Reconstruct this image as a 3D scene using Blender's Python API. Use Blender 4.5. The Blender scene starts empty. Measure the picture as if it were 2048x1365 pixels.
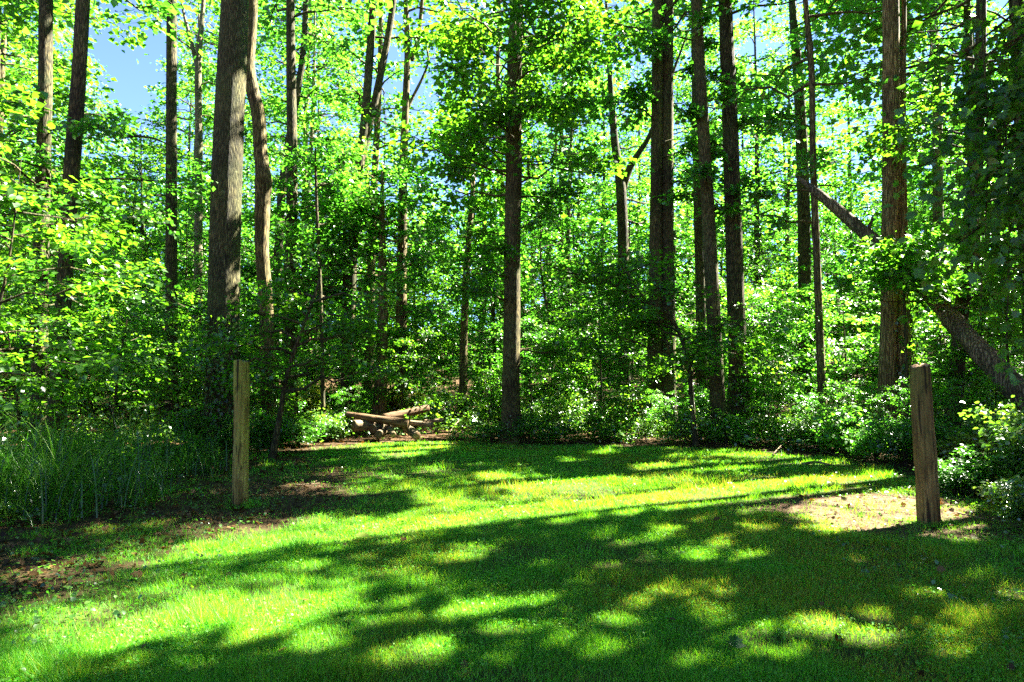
import bpy, math, random
import numpy as np
from mathutils import Vector, Euler

random.seed(7)
RNG = np.random.default_rng(11)
C = bpy.context.scene
COL = C.collection

# ------------------------------------------------------------------ camera
F = 1365.0                      # focal length in photo pixels (24 mm on 36 mm)
CX, CY = 1024.0, 682.5
CAMH = 1.6
PITCH = math.radians(3.88)
cam_data = bpy.data.cameras.new("camera")
cam = bpy.data.objects.new("camera", cam_data)
COL.objects.link(cam)
cam.location = (0, 0, CAMH)
cam.rotation_euler = (math.radians(90) + PITCH, 0, 0)
cam_data.lens = 24.0
cam_data.sensor_width = 36.0
cam_data.clip_start = 0.05
cam_data.clip_end = 3000
C.camera = cam

# ------------------------------------------------------------------ sun and sky
SUN_AZ = math.radians(30)       # from +x towards +y
SUN_EL = math.radians(48)
SV = np.array([math.cos(SUN_EL) * math.cos(SUN_AZ), math.cos(SUN_EL) * math.sin(SUN_AZ), math.sin(SUN_EL)])
sd = bpy.data.lights.new("sun", 'SUN')
sd.energy = 5.0
sd.angle = math.radians(0.55)
sd.color = (1.0, 0.95, 0.84)
so = bpy.data.objects.new("sun", sd)
COL.objects.link(so)
so.rotation_euler = Vector(SV).to_track_quat('Z', 'Y').to_euler()
so.location = (20, 12, 30)
world = bpy.data.worlds.new("World")
C.world = world
world.use_nodes = True
wn = world.node_tree
bg = wn.nodes["Background"]
sky = wn.nodes.new("ShaderNodeTexSky")
sky.sky_type = 'NISHITA'
sky.sun_disc = False
sky.sun_elevation = SUN_EL
sky.sun_rotation = math.pi / 2 - SUN_AZ
sky.air_density = 0.55
sky.dust_density = 0.0
sky.altitude = 4000
sky.ozone_density = 3.0
wn.links.new(sky.outputs[0], bg.inputs[0])
bg.inputs[1].default_value = 0.05
C.view_settings.view_transform = 'Standard'
C.view_settings.look = 'None'
C.view_settings.gamma = 1
C.view_settings.use_curve_mapping = False
C.view_settings.exposure = 4.1
C.render.engine = 'CYCLES'
C.cycles.max_bounces = 7
C.cycles.diffuse_bounces = 4
C.cycles.transmission_bounces = 5
C.cycles.glossy_bounces = 2
C.cycles.use_denoising = False
C.cycles.caustics_reflective = False
C.cycles.caustics_refractive = False


# ------------------------------------------------------------------ pixel <-> place
cp, sp = math.cos(PITCH), math.sin(PITCH)


def at(px, py, Y):
    r, u = (px - CX) / F, -(py - CY) / F
    dy = cp - u * sp
    dz = sp + u * cp
    t = Y / dy
    return np.array([r * t, Y, CAMH + dz * t])


def proj(x, y, z):
    zz = z - CAMH
    fw = np.maximum(y * cp + zz * sp, 1e-3)
    up = -y * sp + zz * cp
    return CX + F * x / fw, CY - F * up / fw


# ------------------------------------------------------------------ numpy noise and shapes in plan
def hash2(ix, iy, s):
    n = (ix * 374761393 + iy * 668265263 + s * 974711) & 0xffffffff
    n = ((n ^ (n >> 13)) * 1274126177) & 0xffffffff
    return ((n ^ (n >> 16)) & 0xffff) / 65535.0


def vnoise(x, y, s=0):
    x = np.asarray(x, float); y = np.asarray(y, float)
    ix = np.floor(x).astype(np.int64); iy = np.floor(y).astype(np.int64)
    fx = x - ix; fy = y - iy
    fx = fx * fx * (3 - 2 * fx); fy = fy * fy * (3 - 2 * fy)
    a = hash2(ix, iy, s); b = hash2(ix + 1, iy, s); c = hash2(ix, iy + 1, s); d = hash2(ix + 1, iy + 1, s)
    return (a * (1 - fx) + b * fx) * (1 - fy) + (c * (1 - fx) + d * fx) * fy


def fbm(x, y, s=0, o=3):
    t = 0; a = 0.5; w = 0
    for k in range(o):
        t = t + a * vnoise(x * 2 ** k, y * 2 ** k, s + k); w += a; a *= 0.55
    return t / w


def sdist(x, y, poly):
    """signed distance to a polygon in plan, positive inside"""
    x = np.asarray(x, float); y = np.asarray(y, float)
    d = np.full(x.shape, 1e9); ins = np.zeros(x.shape, bool)
    n = len(poly)
    for i in range(n):
        x0, y0 = poly[i]; x1, y1 = poly[(i + 1) % n]
        ex, ey = x1 - x0, y1 - y0
        t = np.clip(((x - x0) * ex + (y - y0) * ey) / (ex * ex + ey * ey), 0, 1)
        d = np.minimum(d, np.hypot(x - x0 - t * ex, y - y0 - t * ey))
        if y0 != y1:
            c = ((y0 > y) != (y1 > y)) & (x < (x1 - x0) * (y - y0) / (y1 - y0) + x0)
            ins ^= c
    return np.where(ins, d, -d)


def sstep(a, b, v):
    t = np.clip((v - a) / (b - a), 0, 1)
    return t * t * (3 - 2 * t)


GRASS = [(-3.6, -8), (-3.7, 3), (-3.8, 5), (-3.5, 6.8), (-2.9, 8.2), (-2.6, 9.5), (-2.8, 12), (-4.2, 15), (-5, 17.6), (-4.2, 19.6),
         (-1.8, 20.2), (0.3, 19.6), (2, 18.9), (4, 18.4), (6.2, 17.3), (7.2, 15.2), (7.4, 13.4), (7.0, 11.4), (6.4, 9.4), (5.9, 7.8),
         (5.6, 6), (4.9, 3), (4.8, -8)]
CLEAR = [(-6.0, -8), (-6.0, 3), (-5.6, 7.4), (-5.4, 9.5), (-5.9, 13), (-6.3, 16), (-5.2, 19.4), (-2.2, 20.6), (0.3, 19.9),
         (2, 19.2), (4, 18.7), (6.4, 17.6), (7.6, 15.4), (7.8, 13.4), (7.4, 11.4), (6.8, 9.4), (6.4, 7.8), (6.4, 6), (6.6, 3), (6.8, -8)]


def ground_z(x, y):
    x = np.asarray(x, float); y = np.asarray(y, float)
    out = np.maximum(-sdist(x, y, CLEAR), 0)
    rise = 0.035 * out + 0.0009 * np.minimum(out, 120) ** 2
    side = sstep(-12, 12, x)
    z = rise * (0.75 + 0.5 * side)
    z = z + 0.05 * (fbm(x * 0.35, y * 0.35, 3) - 0.5)
    z = z + (0.25 * (fbm(x * 0.22, y * 0.22, 9) - 0.5)) * sstep(0.5, 5, out)
    return z


def dirt_right(x, y):
    a = np.hypot((x - 4.75) / 1.7, (y - 8.7) / 1.75)
    b = np.hypot((x - 4.6) / 1.9, (y - 6.2) / 1.1)
    n = 0.9 * (fbm(x * 1.4, y * 1.4, 21) - 0.5) + .5 * (fbm(x * 5, y * 5, 25) - .5)
    c = np.hypot((x - 6.0) / 1.3, (y - 8.1) / 1.0)
    return np.maximum(np.maximum(1 - sstep(0.75, 1.25, a + n), .9 * (1 - sstep(.7, 1.2, c + n))), 0.35 * (1 - sstep(0.7, 1.2, b + n)))


def dirt_left(x, y):
    a = np.hypot((x + 3.6) / 1.5, (y - 10.2) / 2.4)
    b = np.hypot((x + 2.9) / 1.9, (y - 13.2) / 1.6)
    c = np.hypot((x + 1.6) / 1.2, (y - 14.6) / 0.6)
    n = 0.8 * (fbm(x * 1.3, y * 1.3, 22) - 0.5)
    return np.maximum(np.maximum(1 - sstep(0.6, 1.2, a + n), 0.8 * (1 - sstep(0.5, 1.1, b + n))), 0.6 * (1 - sstep(0.5, 1.1, c + n)))


def grass_density(x, y):
    d = sdist(x, y, GRASS) + 1.0 * (fbm(x * 1.1, y * 1.1, 31) - 0.5)
    g = sstep(-0.25, 0.5, d)
    left = sstep(-0.2, .6, sdist(x, y, CLEAR)) * (x < -1.5) * (y < 17)
    g = np.maximum(g, .5 * left * sstep(.35, .6, fbm(x * 1.6, y * 1.6, 35)))
    g = g * (1 - 0.86 * dirt_right(x, y)) * (1 - 0.85 * dirt_left(x, y))
    for qx, qy in ((-3.7, 9.35), (4.96, 8.15)):
        g = np.maximum(g, .75 * np.exp(-((np.hypot(x - qx, y - qy) - .16) / .16) ** 2))
    g = g * (0.35 + 0.65 * sstep(0.28, 0.55, fbm(x * 0.9, y * 0.9, 41))) * (.6 + .4 * sstep(.3, .5, vnoise(x * 5, y * 5, 43)))
    return g


def dryness(x, y):
    n = fbm(x * 0.9, y * 0.9, 51)
    return np.clip(sstep(0.45, 0.75, n + 0.08 * sstep(0.3, 3, x) - 0.08 * sstep(-0.5, -3, x)), 0, 1)


# wanted sun patches: crown leaves and limbs over them are cut away (photo pixels on the flat lawn)
LIT_POLY = [
    [(300, 1120), (480, 1075), (640, 1045), (900, 1022), (1100, 1005), (1300, 985), (1590, 950), (1640, 968), (1560, 1000), (1400, 1030), (1150, 1045), (960, 1062), (700, 1092), (430, 1128)],
    [(960, 985), (1050, 965), (1180, 955), (1320, 952), (1420, 962), (1300, 990), (1100, 1005)],
    [(0, 1290), (60, 1262), (300, 1222), (470, 1190), (620, 1172), (730, 1180), (690, 1200), (560, 1250), (330, 1292), (150, 1345), (0, 1350)],
    [(1580, 1075), (1600, 1010), (1650, 968), (1740, 945), (1830, 962), (1930, 1010), (1990, 1062), (1950, 1098), (1840, 1075), (1760, 1068), (1690, 1090)],
]
LIT_ELL = [
    (1065, 1200, 62, 20), (905, 1113, 45, 10), (1345, 1172, 60, 26), (1245, 1222, 45, 24), (1440, 1092, 34, 14), (1450, 1180, 40, 12),
    (1600, 1250, 75, 20), (1700, 1268, 50, 18), (1840, 1185, 40, 14), (1900, 1250, 45, 30), (2010, 1190, 40, 20), (1880, 1280, 40, 16),
    (850, 1285, 85, 42), (700, 1215, 60, 18), (640, 1300, 60, 30), (960, 1170, 30, 10), (1170, 1160, 30, 12), (1225, 1130, 24, 10),
    (1330, 1065, 40, 10), (1490, 1060, 26, 9), (1240, 1090, 26, 9), (830, 985, 20, 6), (865, 943, 24, 6), (760, 955, 16, 4), (1050, 938, 30, 7),
    (1130, 918, 26, 5), (1280, 935, 45, 9), (1430, 930, 40, 6), (1500, 936, 30, 7), (1180, 930, 30, 6), (980, 955, 40, 7), (880, 1000, 40, 6),
    (440, 1063, 40, 6), (100, 1150, 70, 18), (240, 1120, 30, 8), (90, 1240, 50, 24), (600, 975, 40, 3), (690, 1180, 40, 10), (480, 1255, 60, 14),
    (1690, 1130, 40, 8), (1580, 1160, 30, 9), (1740, 925, 30, 6), (1620, 925, 30, 6), (2030, 1280, 24, 14), (1120, 1340, 40, 16), (1300, 1330, 30, 12),
    (1010, 1255, 50, 16), (1130, 1275, 45, 18), (940, 1215, 45, 16), (1090, 1120, 40, 12), (960, 1100, 30, 9), (1390, 1110, 45, 12), (1300, 1120, 36, 12), (1500, 1120, 40, 12),
    (1420, 1220, 45, 14), (1480, 1262, 60, 22), (1560, 1300, 60, 20), (1660, 1200, 40, 12), (1760, 1230, 50, 16), (1760, 1300, 50, 18), (1840, 1330, 40, 16), (1960, 1310, 50, 20),
    (1930, 1160, 40, 12), (1800, 1140, 40, 8), (1400, 1310, 60, 18), (1220, 1290, 40, 14), (1000, 1320, 60, 16), (760, 1330, 60, 18), (560, 1330, 60, 12), (850, 1160, 34, 9),
    (780, 1130, 30, 8), (620, 1120, 34, 7), (560, 1150, 36, 7), (720, 985, 30, 5), (900, 975, 30, 5), (960, 930, 34, 5), (1200, 905, 40, 5), (1340, 915, 40, 5), (1560, 925, 30, 5),
    (1380, 1000, 60, 8), (1500, 1020, 40, 8), (420, 1300, 50, 12), (200, 1220, 40, 8), (360, 1180, 40, 8),
    (790, 865, 120, 45), (620, 860, 80, 40), (690, 890, 50, 10), (1580, 855, 160, 50), (1720, 880, 70, 45),
]


def lit(x, y):
    px, py = proj(x, y, 0 * x)
    wx = (fbm(x * 1.7, y * 1.7, 61) - 0.5) * 50
    wy = (fbm(x * 1.7, y * 1.7, 71) - 0.5) * 26
    px = px + wx; py = py + wy
    m = np.zeros(x.shape, bool)
    for P in LIT_POLY:
        m |= sdist(px, py, P) > 0
    for ex, ey, a, b in LIT_ELL:
        if 895 < ey < 946:
            a, b = a * .6, b * .55
        m |= ((px - ex) / (a * 1.02 + 3)) ** 2 + ((py - ey) / (b * 1.02 + 2)) ** 2 < 1
    return m & (y > 2.5)


def wood_gap(x, y):
    """noise gaps cut into crowns above the frame to let sun into the woods"""
    return (sdist(x, y, CLEAR) < -.8) & (y < 45) & (fbm(x * .42, y * .42, 131, 2) > .47)


def over_gap(P):
    P = np.asarray(P, float)
    t = P[:, 2] / SV[2]
    gx = P[:, 0] - SV[0] * t; gy = P[:, 1] - SV[1] * t
    return (lit(gx, gy) & (gy > 2.5) & (gy < 21) & (np.abs(gx) < .9 * gy + 1) & (P[:, 2] > 2.2)) | (wood_gap(gx, gy) & (P[:, 2] > np.maximum(6.5, 2.2 + .585 * P[:, 1]))) | in_spot(P)


SPOTS = [((8.85, 15.6, 4.3), 1.25), ((8.9, 16.8, 7.5), .7), ((-3.4, 20.3, .4), 1.0), ((-2.3, 20.8, .5), .9), ((6.4, 17.2, .7), 1.1), ((7.7, 15.8, .7), 1.0), ((4.4, 19.3, .8), .9),  # crown leaves and limbs are removed along the sun's path to these points
         ((-9.2, 17.5, 2.6), .75), ((-7.6, 19.5, 2.0), .7), ((-12, 18, 3.4), .8), ((-0.6, 23, 2.4), 1.0), ((3.4, 23, 2.6), 1.0), ((7.2, 22, 3.2), 1.0), ((-6.4, 24, 3.5), 1.2), ((10.5, 21, 3), 1.0), ((-7.1, 17.2, 7), .7)]


def in_spot(P):
    m = np.zeros(len(P), bool)
    for c, r in SPOTS:
        d = P - np.array(c)
        t = d @ SV
        m |= (t > r + .6) & (np.linalg.norm(d - t[:, None] * SV, axis=1) < r)
    return m


def canopy_gaps(P):
    """True for leaves that may stay: crowns are cut open towards the wanted sun patches"""
    t = P[:, 2] / SV[2]
    gx = P[:, 0] - SV[0] * t; gy = P[:, 1] - SV[1] * t
    k = np.ones(len(P), bool)
    near = (gy > 2.5) & (gy < 21) & (np.abs(gx) < 0.9 * gy + 1) & (P[:, 2] > 2.2)
    idx = np.where(near)[0]
    if len(idx):
        k[idx] = ~(lit(gx[idx], gy[idx]) & (RNG.random(len(idx)) > 0.004))
    k &= ~(wood_gap(gx, gy) & (P[:, 2] > np.maximum(6.5, 2.2 + .585 * P[:, 1])) & (RNG.random(len(P)) > .1))
    k &= ~in_spot(P)
    return k


# ------------------------------------------------------------------ mesh helpers
def tri_mesh(name, V, T, mats, smooth=False, attrs=None, mat_idx=None):
    V = np.asarray(V, np.float32); T = np.asarray(T, np.int32)
    me = bpy.data.meshes.new(name)
    me.vertices.add(len(V)); me.vertices.foreach_set("co", V.ravel())
    me.loops.add(T.size); me.loops.foreach_set("vertex_index", T.ravel())
    me.polygons.add(len(T))
    me.polygons.foreach_set("loop_start", np.arange(0, T.size, 3, dtype=np.int32))
    me.polygons.foreach_set("loop_total", np.full(len(T), 3, np.int32))
    if smooth:
        me.polygons.foreach_set("use_smooth", np.ones(len(T), bool))
    if mat_idx is not None:
        me.polygons.foreach_set("material_index", np.asarray(mat_idx, np.int32))
    me.update()
    for k, a in (attrs or {}).items():
        at_ = me.attributes.new(k, 'FLOAT', 'POINT')
        at_.data.foreach_set("value", np.asarray(a, np.float32))
    for m in (mats if isinstance(mats, (list, tuple)) else [mats]):
        me.materials.append(m)
    return me


def link(name, data, parent=None, loc=(0, 0, 0), rot=(0, 0, 0), **props):
    o = bpy.data.objects.new(name, data)
    COL.objects.link(o)
    o.location = loc
    o.rotation_euler = rot
    if parent is not None:
        o.parent = parent
    for k, v in props.items():
        if v is not None:
            o[k] = v
    return o


class Wood:
    """collects tapered tubes into one connected-looking mesh"""
    def __init__(self):
        self.V = []; self.T = []; self.n = 0

    def tube(self, P, R, sides=8, ridge=0.0, seed=0, cap=True, lobes=None):
        P = np.asarray(P, float); R = np.asarray(R, float)
        k = len(P)
        tan = np.gradient(P, axis=0)
        tan /= np.linalg.norm(tan, axis=1)[:, None] + 1e-9
        ref = np.array([0, 1, 0]) if abs(tan[:, 1].mean()) < 0.85 else np.array([1, 0, 0])
        a = np.cross(tan, ref); a /= np.linalg.norm(a, axis=1)[:, None] + 1e-9
        b = np.cross(a, tan)
        th = np.linspace(0, 2 * math.pi, sides, endpoint=False)
        rr = np.repeat(R[:, None], sides, 1)
        if ridge:
            s = np.arange(k)[:, None] / max(k - 1, 1)
            r = np.random.default_rng(seed + 5)
            m = np.zeros((k, sides))
            for q, am in ((2, 0.5), (3, 0.45), (5, 0.4), (9, 0.5), (13, 0.35)):
                m += am * np.sin(q * th[None, :] + r.uniform(0, 6.3) + r.uniform(-6, 6) * s + np.sin(s * r.uniform(4, 22) + r.uniform(0, 6)))
            m += r.normal(0, 0.35, (k, sides))
            rr = rr * (1 + ridge * m)
        if lobes is not None:
            rr = rr * (1 + lobes[:, None] * (.6 * np.sin(5 * th + seed)[None] + .5 * np.sin(3 * th + 2 * seed)[None]))
        V = P[:, None, :] + rr[:, :, None] * (np.cos(th)[None, :, None] * a[:, None, :] + np.sin(th)[None, :, None] * b[:, None, :])
        V = V.reshape(-1, 3)
        i = np.arange(k - 1)[:, None] * sides; j = np.arange(sides)[None, :]; j2 = (j + 1) % sides
        q = np.stack([i + j, i + j2, i + sides + j2, i + sides + j], -1).reshape(-1, 4)
        T = np.concatenate([q[:, [0, 1, 2]], q[:, [0, 2, 3]]])
        if cap:
            V = np.concatenate([V, P[:1], P[-1:]])
            c0, c1 = k * sides, k * sides + 1
            jj = np.arange(sides); e = (k - 1) * sides
            T = np.concatenate([T, np.stack([jj * 0 + c0, (jj + 1) % sides, jj], 1), np.stack([jj * 0 + c1, e + jj, e + (jj + 1) % sides], 1)])
        self.V.append(V); self.T.append(T + self.n); self.n += len(V)

    def arrays(self):
        return np.concatenate(self.V), np.concatenate(self.T)


LEAF = {
    'fold': (np.array([(0, 0, 0), (.42, .5, .10), (1, 0, -.05), (.42, -.5, .10)]), np.array([(0, 2, 1), (0, 3, 2)])),
    'oval': (np.array([(0, 0, 0), (.25, .38, .08), (.62, .42, .08), (1, 0, -.12), (.62, -.42, .08), (.25, -.38, .08), (.5, 0, .0)]),
             np.array([(0, 6, 1), (1, 6, 2), (2, 6, 3), (3, 6, 4), (4, 6, 5), (5, 6, 0)])),
    'maple': (np.array([(0, 0, 0), (.05, .30, .05), (.30, .62, .04), (.42, .34, .05), (.72, .46, .02), (.72, .2, .03), (1.0, 0, -.08),
                        (.72, -.2, .03), (.72, -.46, .02), (.42, -.34, .05), (.30, -.62, .04), (.05, -.30, .05), (.4, 0, -.01)]),
              np.array([(i, 12, (i + 1) % 12) for i in range(12)])),
}


def leaves_arrays(P, A, N, S, ratio=1.0, shape='fold'):
    tv, tt = LEAF[shape]
    A = A / (np.linalg.norm(A, axis=1)[:, None] + 1e-9)
    N = N - (N * A).sum(1)[:, None] * A
    N /= np.linalg.norm(N, axis=1)[:, None] + 1e-9
    B = np.cross(N, A)
    S = S[:, None, None]
    V = P[:, None, :] + S * (tv[None, :, 0:1] * A[:, None, :] + ratio * tv[None, :, 1:2] * B[:, None, :] + tv[None, :, 2:3] * N[:, None, :])
    n = len(tv)
    T = tt[None] + (np.arange(len(P)) * n)[:, None, None]
    return V.reshape(-1, 3), T.reshape(-1, 3)


def spray_leaves(Cn, R, D, nper, size, rng, flat=0.22, tilt=0.38, droop=0.25):
    """leaves of flat twig sprays: Cn centres, R radii, D outward directions"""
    Cn = np.asarray(Cn, float); R = np.asarray(R, float); D = np.asarray(D, float)
    s = len(Cn)
    i = np.repeat(np.arange(s), nper)
    n = len(i)
    D = D / (np.linalg.norm(D, axis=1)[:, None] + 1e-9)
    up = np.array([0, 0, 1.0]) + 0.35 * rng.normal(size=(s, 3))
    up -= (up * D).sum(1)[:, None] * D
    up /= np.linalg.norm(up, axis=1)[:, None] + 1e-9
    side = np.cross(up, D)
    rad = np.sqrt(rng.random(n)); ang = rng.uniform(0, 2 * math.pi, n)
    u = rad * np.cos(ang); v = rad * np.sin(ang) * 0.75
    w = rng.normal(0, flat, n)
    r = R[i]
    P = Cn[i] + r[:, None] * (u[:, None] * D[i] + v[:, None] * side[i] + w[:, None] * up[i])
    P[:, 2] -= droop * r * (u + 0.4) ** 2
    A = D[i] * (0.5 + 0.6 * rng.random(n))[:, None] + side[i] * (v * 1.4 + 0.5 * rng.normal(size=n))[:, None] + rng.normal(0, 0.3, (n, 3))
    A[:, 2] -= 0.25
    N = up[i] + rng.normal(0, tilt, (n, 3))
    S = size * np.clip(rng.normal(1, 0.25, n), 0.5, 1.7)
    return P, A, N, S


# ------------------------------------------------------------------ materials
def new_mat(name):
    m = bpy.data.materials.new(name)
    m.use_nodes = True
    nt = m.node_tree
    for n in list(nt.nodes):
        nt.nodes.remove(n)
    return m, nt, nt.nodes, nt.links


def ramp(nodes, stops):
    r = nodes.new("ShaderNodeValToRGB")
    e = r.color_ramp.elements
    while len(e) < len(stops):
        e.new(0.5)
    for k, (p, c) in enumerate(stops):
        e[k].position = p; e[k].color = (*c, 1)
    return r


def leaf_mat(name, dark, mid, light, trans, gloss=0.055, rough=0.35, tfac=0.5, attr=None, attr_col=None, attr_trans=None):
    m, nt, N, L = new_mat(name)
    out = N.new("ShaderNodeOutputMaterial")
    geo = N.new("ShaderNodeNewGeometry")
    cr = ramp(N, [(0.0, dark), (0.5, mid), (1.0, light)])
    L.new(geo.outputs["Random Per Island"], cr.inputs[0])
    # translucency follows the same leaf-to-leaf variation
    mul = N.new("ShaderNodeMixRGB"); mul.blend_type = 'MULTIPLY'; mul.inputs[0].default_value = 1
    tr = ramp(N, [(0.0, (0.6, 0.72, 0.6)), (0.5, (0.95, 1, 0.9)), (1.0, (1.45, 1.1, 1.0))])
    L.new(geo.outputs["Random Per Island"], tr.inputs[0])
    mul.inputs[1].default_value = (*trans, 1)
    L.new(tr.outputs[0], mul.inputs[2])
    dcol, tcol = cr.outputs[0], mul.outputs[0]
    if attr:
        a = N.new("ShaderNodeAttribute"); a.attribute_name = attr
        mx = N.new("ShaderNodeMixRGB"); L.new(a.outputs["Fac"], mx.inputs[0]); L.new(dcol, mx.inputs[1]); mx.inputs[2].default_value = (*attr_col, 1)
        mt = N.new("ShaderNodeMixRGB"); L.new(a.outputs["Fac"], mt.inputs[0]); L.new(tcol, mt.inputs[1]); mt.inputs[2].default_value = (*attr_trans, 1)
        dcol, tcol = mx.outputs[0], mt.outputs[0]
    d = N.new("ShaderNodeBsdfDiffuse"); L.new(dcol, d.inputs[0])
    t = N.new("ShaderNodeBsdfTranslucent"); L.new(tcol, t.inputs[0])
    mix = N.new("ShaderNodeMixShader"); mix.inputs[0].default_value = tfac
    L.new(d.outputs[0], mix.inputs[1]); L.new(t.outputs[0], mix.inputs[2])
    g = N.new("ShaderNodeBsdfGlossy"); g.inputs["Roughness"].default_value = rough; g.inputs[0].default_value = (1, 1, 1, 1)
    mix2 = N.new("ShaderNodeMixShader"); mix2.inputs[0].default_value = gloss
    L.new(mix.outputs[0], mix2.inputs[1]); L.new(g.outputs[0], mix2.inputs[2])
    L.new(mix2.outputs[0], out.inputs[0])
    return m


def bark_mat(name, fissure, ridge, moss=(0.035, 0.05, 0.012), moss_amt=0.35, scale=(14, 14, 2.2), bump=0.7, dist=0.03):
    m, nt, N, L = new_mat(name)
    out = N.new("ShaderNodeOutputMaterial")
    bs = N.new("ShaderNodeBsdfPrincipled"); bs.inputs["Roughness"].default_value = 0.9
    bs.inputs["Specular IOR Level"].default_value = 0.2
    tc = N.new("ShaderNodeTexCoord")
    mp = N.new("ShaderNodeMapping"); mp.inputs["Scale"].default_value = scale
    L.new(tc.outputs["Object"], mp.inputs[0])
    n1 = N.new("ShaderNodeTexNoise"); n1.inputs["Scale"].default_value = 1.0; n1.inputs["Detail"].default_value = 6; n1.inputs["Roughness"].default_value = 0.65
    n1.inputs["Distortion"].default_value = 0.6
    L.new(mp.outputs[0], n1.inputs[0])
    vo = N.new("ShaderNodeTexVoronoi"); vo.feature = 'DISTANCE_TO_EDGE'; vo.inputs["Scale"].default_value = 1.6
    mp2 = N.new("ShaderNodeMixRGB"); mp2.blend_type = 'ADD'; mp2.inputs[0].default_value = 0.7
    L.new(mp.outputs[0], mp2.inputs[1]); L.new(n1.outputs["Color"], mp2.inputs[2]); L.new(mp2.outputs[0], vo.inputs[0])
    vr = N.new("ShaderNodeMapRange"); vr.inputs[1].default_value = 0.0; vr.inputs[2].default_value = 0.32
    L.new(vo.outputs[0], vr.inputs[0])
    mm = N.new("ShaderNodeMath"); mm.operation = 'MULTIPLY'
    L.new(vr.outputs[0], mm.inputs[0]); L.new(n1.outputs[0], mm.inputs[1])
    cr = ramp(N, [(0.05, fissure), (0.28, tuple(0.5 * (a + b) for a, b in zip(fissure, ridge))), (0.6, ridge)])
    L.new(mm.outputs[0], cr.inputs[0])
    n2 = N.new("ShaderNodeTexNoise"); n2.inputs["Scale"].default_value = 1.7; n2.inputs["Detail"].default_value = 4
    L.new(tc.outputs["Object"], n2.inputs[0])
    mr = N.new("ShaderNodeMapRange"); mr.inputs[1].default_value = 0.42; mr.inputs[2].default_value = 0.72; mr.inputs[4].default_value = moss_amt
    L.new(n2.outputs[0], mr.inputs[0])
    mx = N.new("ShaderNodeMixRGB"); L.new(mr.outputs[0], mx.inputs[0]); L.new(cr.outputs[0], mx.inputs[1]); mx.inputs[2].default_value = (*moss, 1)
    n3 = N.new("ShaderNodeTexNoise"); n3.inputs["Scale"].default_value = 0.9; n3.inputs["Detail"].default_value = 3; L.new(tc.outputs["Object"], n3.inputs[0])
    v3 = ramp(N, [(0.3, (0.55, 0.52, 0.5)), (0.5, (0.95, 0.95, 0.92)), (0.7, (1.35, 1.28, 1.15))]); L.new(n3.outputs[0], v3.inputs[0])
    mv = N.new("ShaderNodeMixRGB"); mv.blend_type = 'MULTIPLY'; mv.inputs[0].default_value = 1; L.new(mx.outputs[0], mv.inputs[1]); L.new(v3.outputs[0], mv.inputs[2])
    n4 = N.new("ShaderNodeTexNoise"); n4.inputs["Scale"].default_value = 7; n4.inputs["Detail"].default_value = 6; n4.inputs["Roughness"].default_value = .7; L.new(tc.outputs["Object"], n4.inputs[0])
    m4 = N.new("ShaderNodeMapRange"); m4.inputs[1].default_value = .58; m4.inputs[2].default_value = .68; m4.inputs[4].default_value = .5; L.new(n4.outputs[0], m4.inputs[0])
    ml = N.new("ShaderNodeMixRGB"); L.new(m4.outputs[0], ml.inputs[0]); L.new(mv.outputs[0], ml.inputs[1]); ml.inputs[2].default_value = (*[min(1.0, r_ * f_ + .02) for r_, f_ in zip(ridge, (1.0, 1.15, 1.0))], 1)
    L.new(ml.outputs[0], bs.inputs["Base Color"])
    bp = N.new("ShaderNodeBump"); bp.inputs["Strength"].default_value = bump; bp.inputs["Distance"].default_value = dist
    L.new(mm.outputs[0], bp.inputs["Height"]); L.new(bp.outputs[0], bs.inputs["Normal"])
    L.new(bs.outputs[0], out.inputs[0])
    return m


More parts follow.
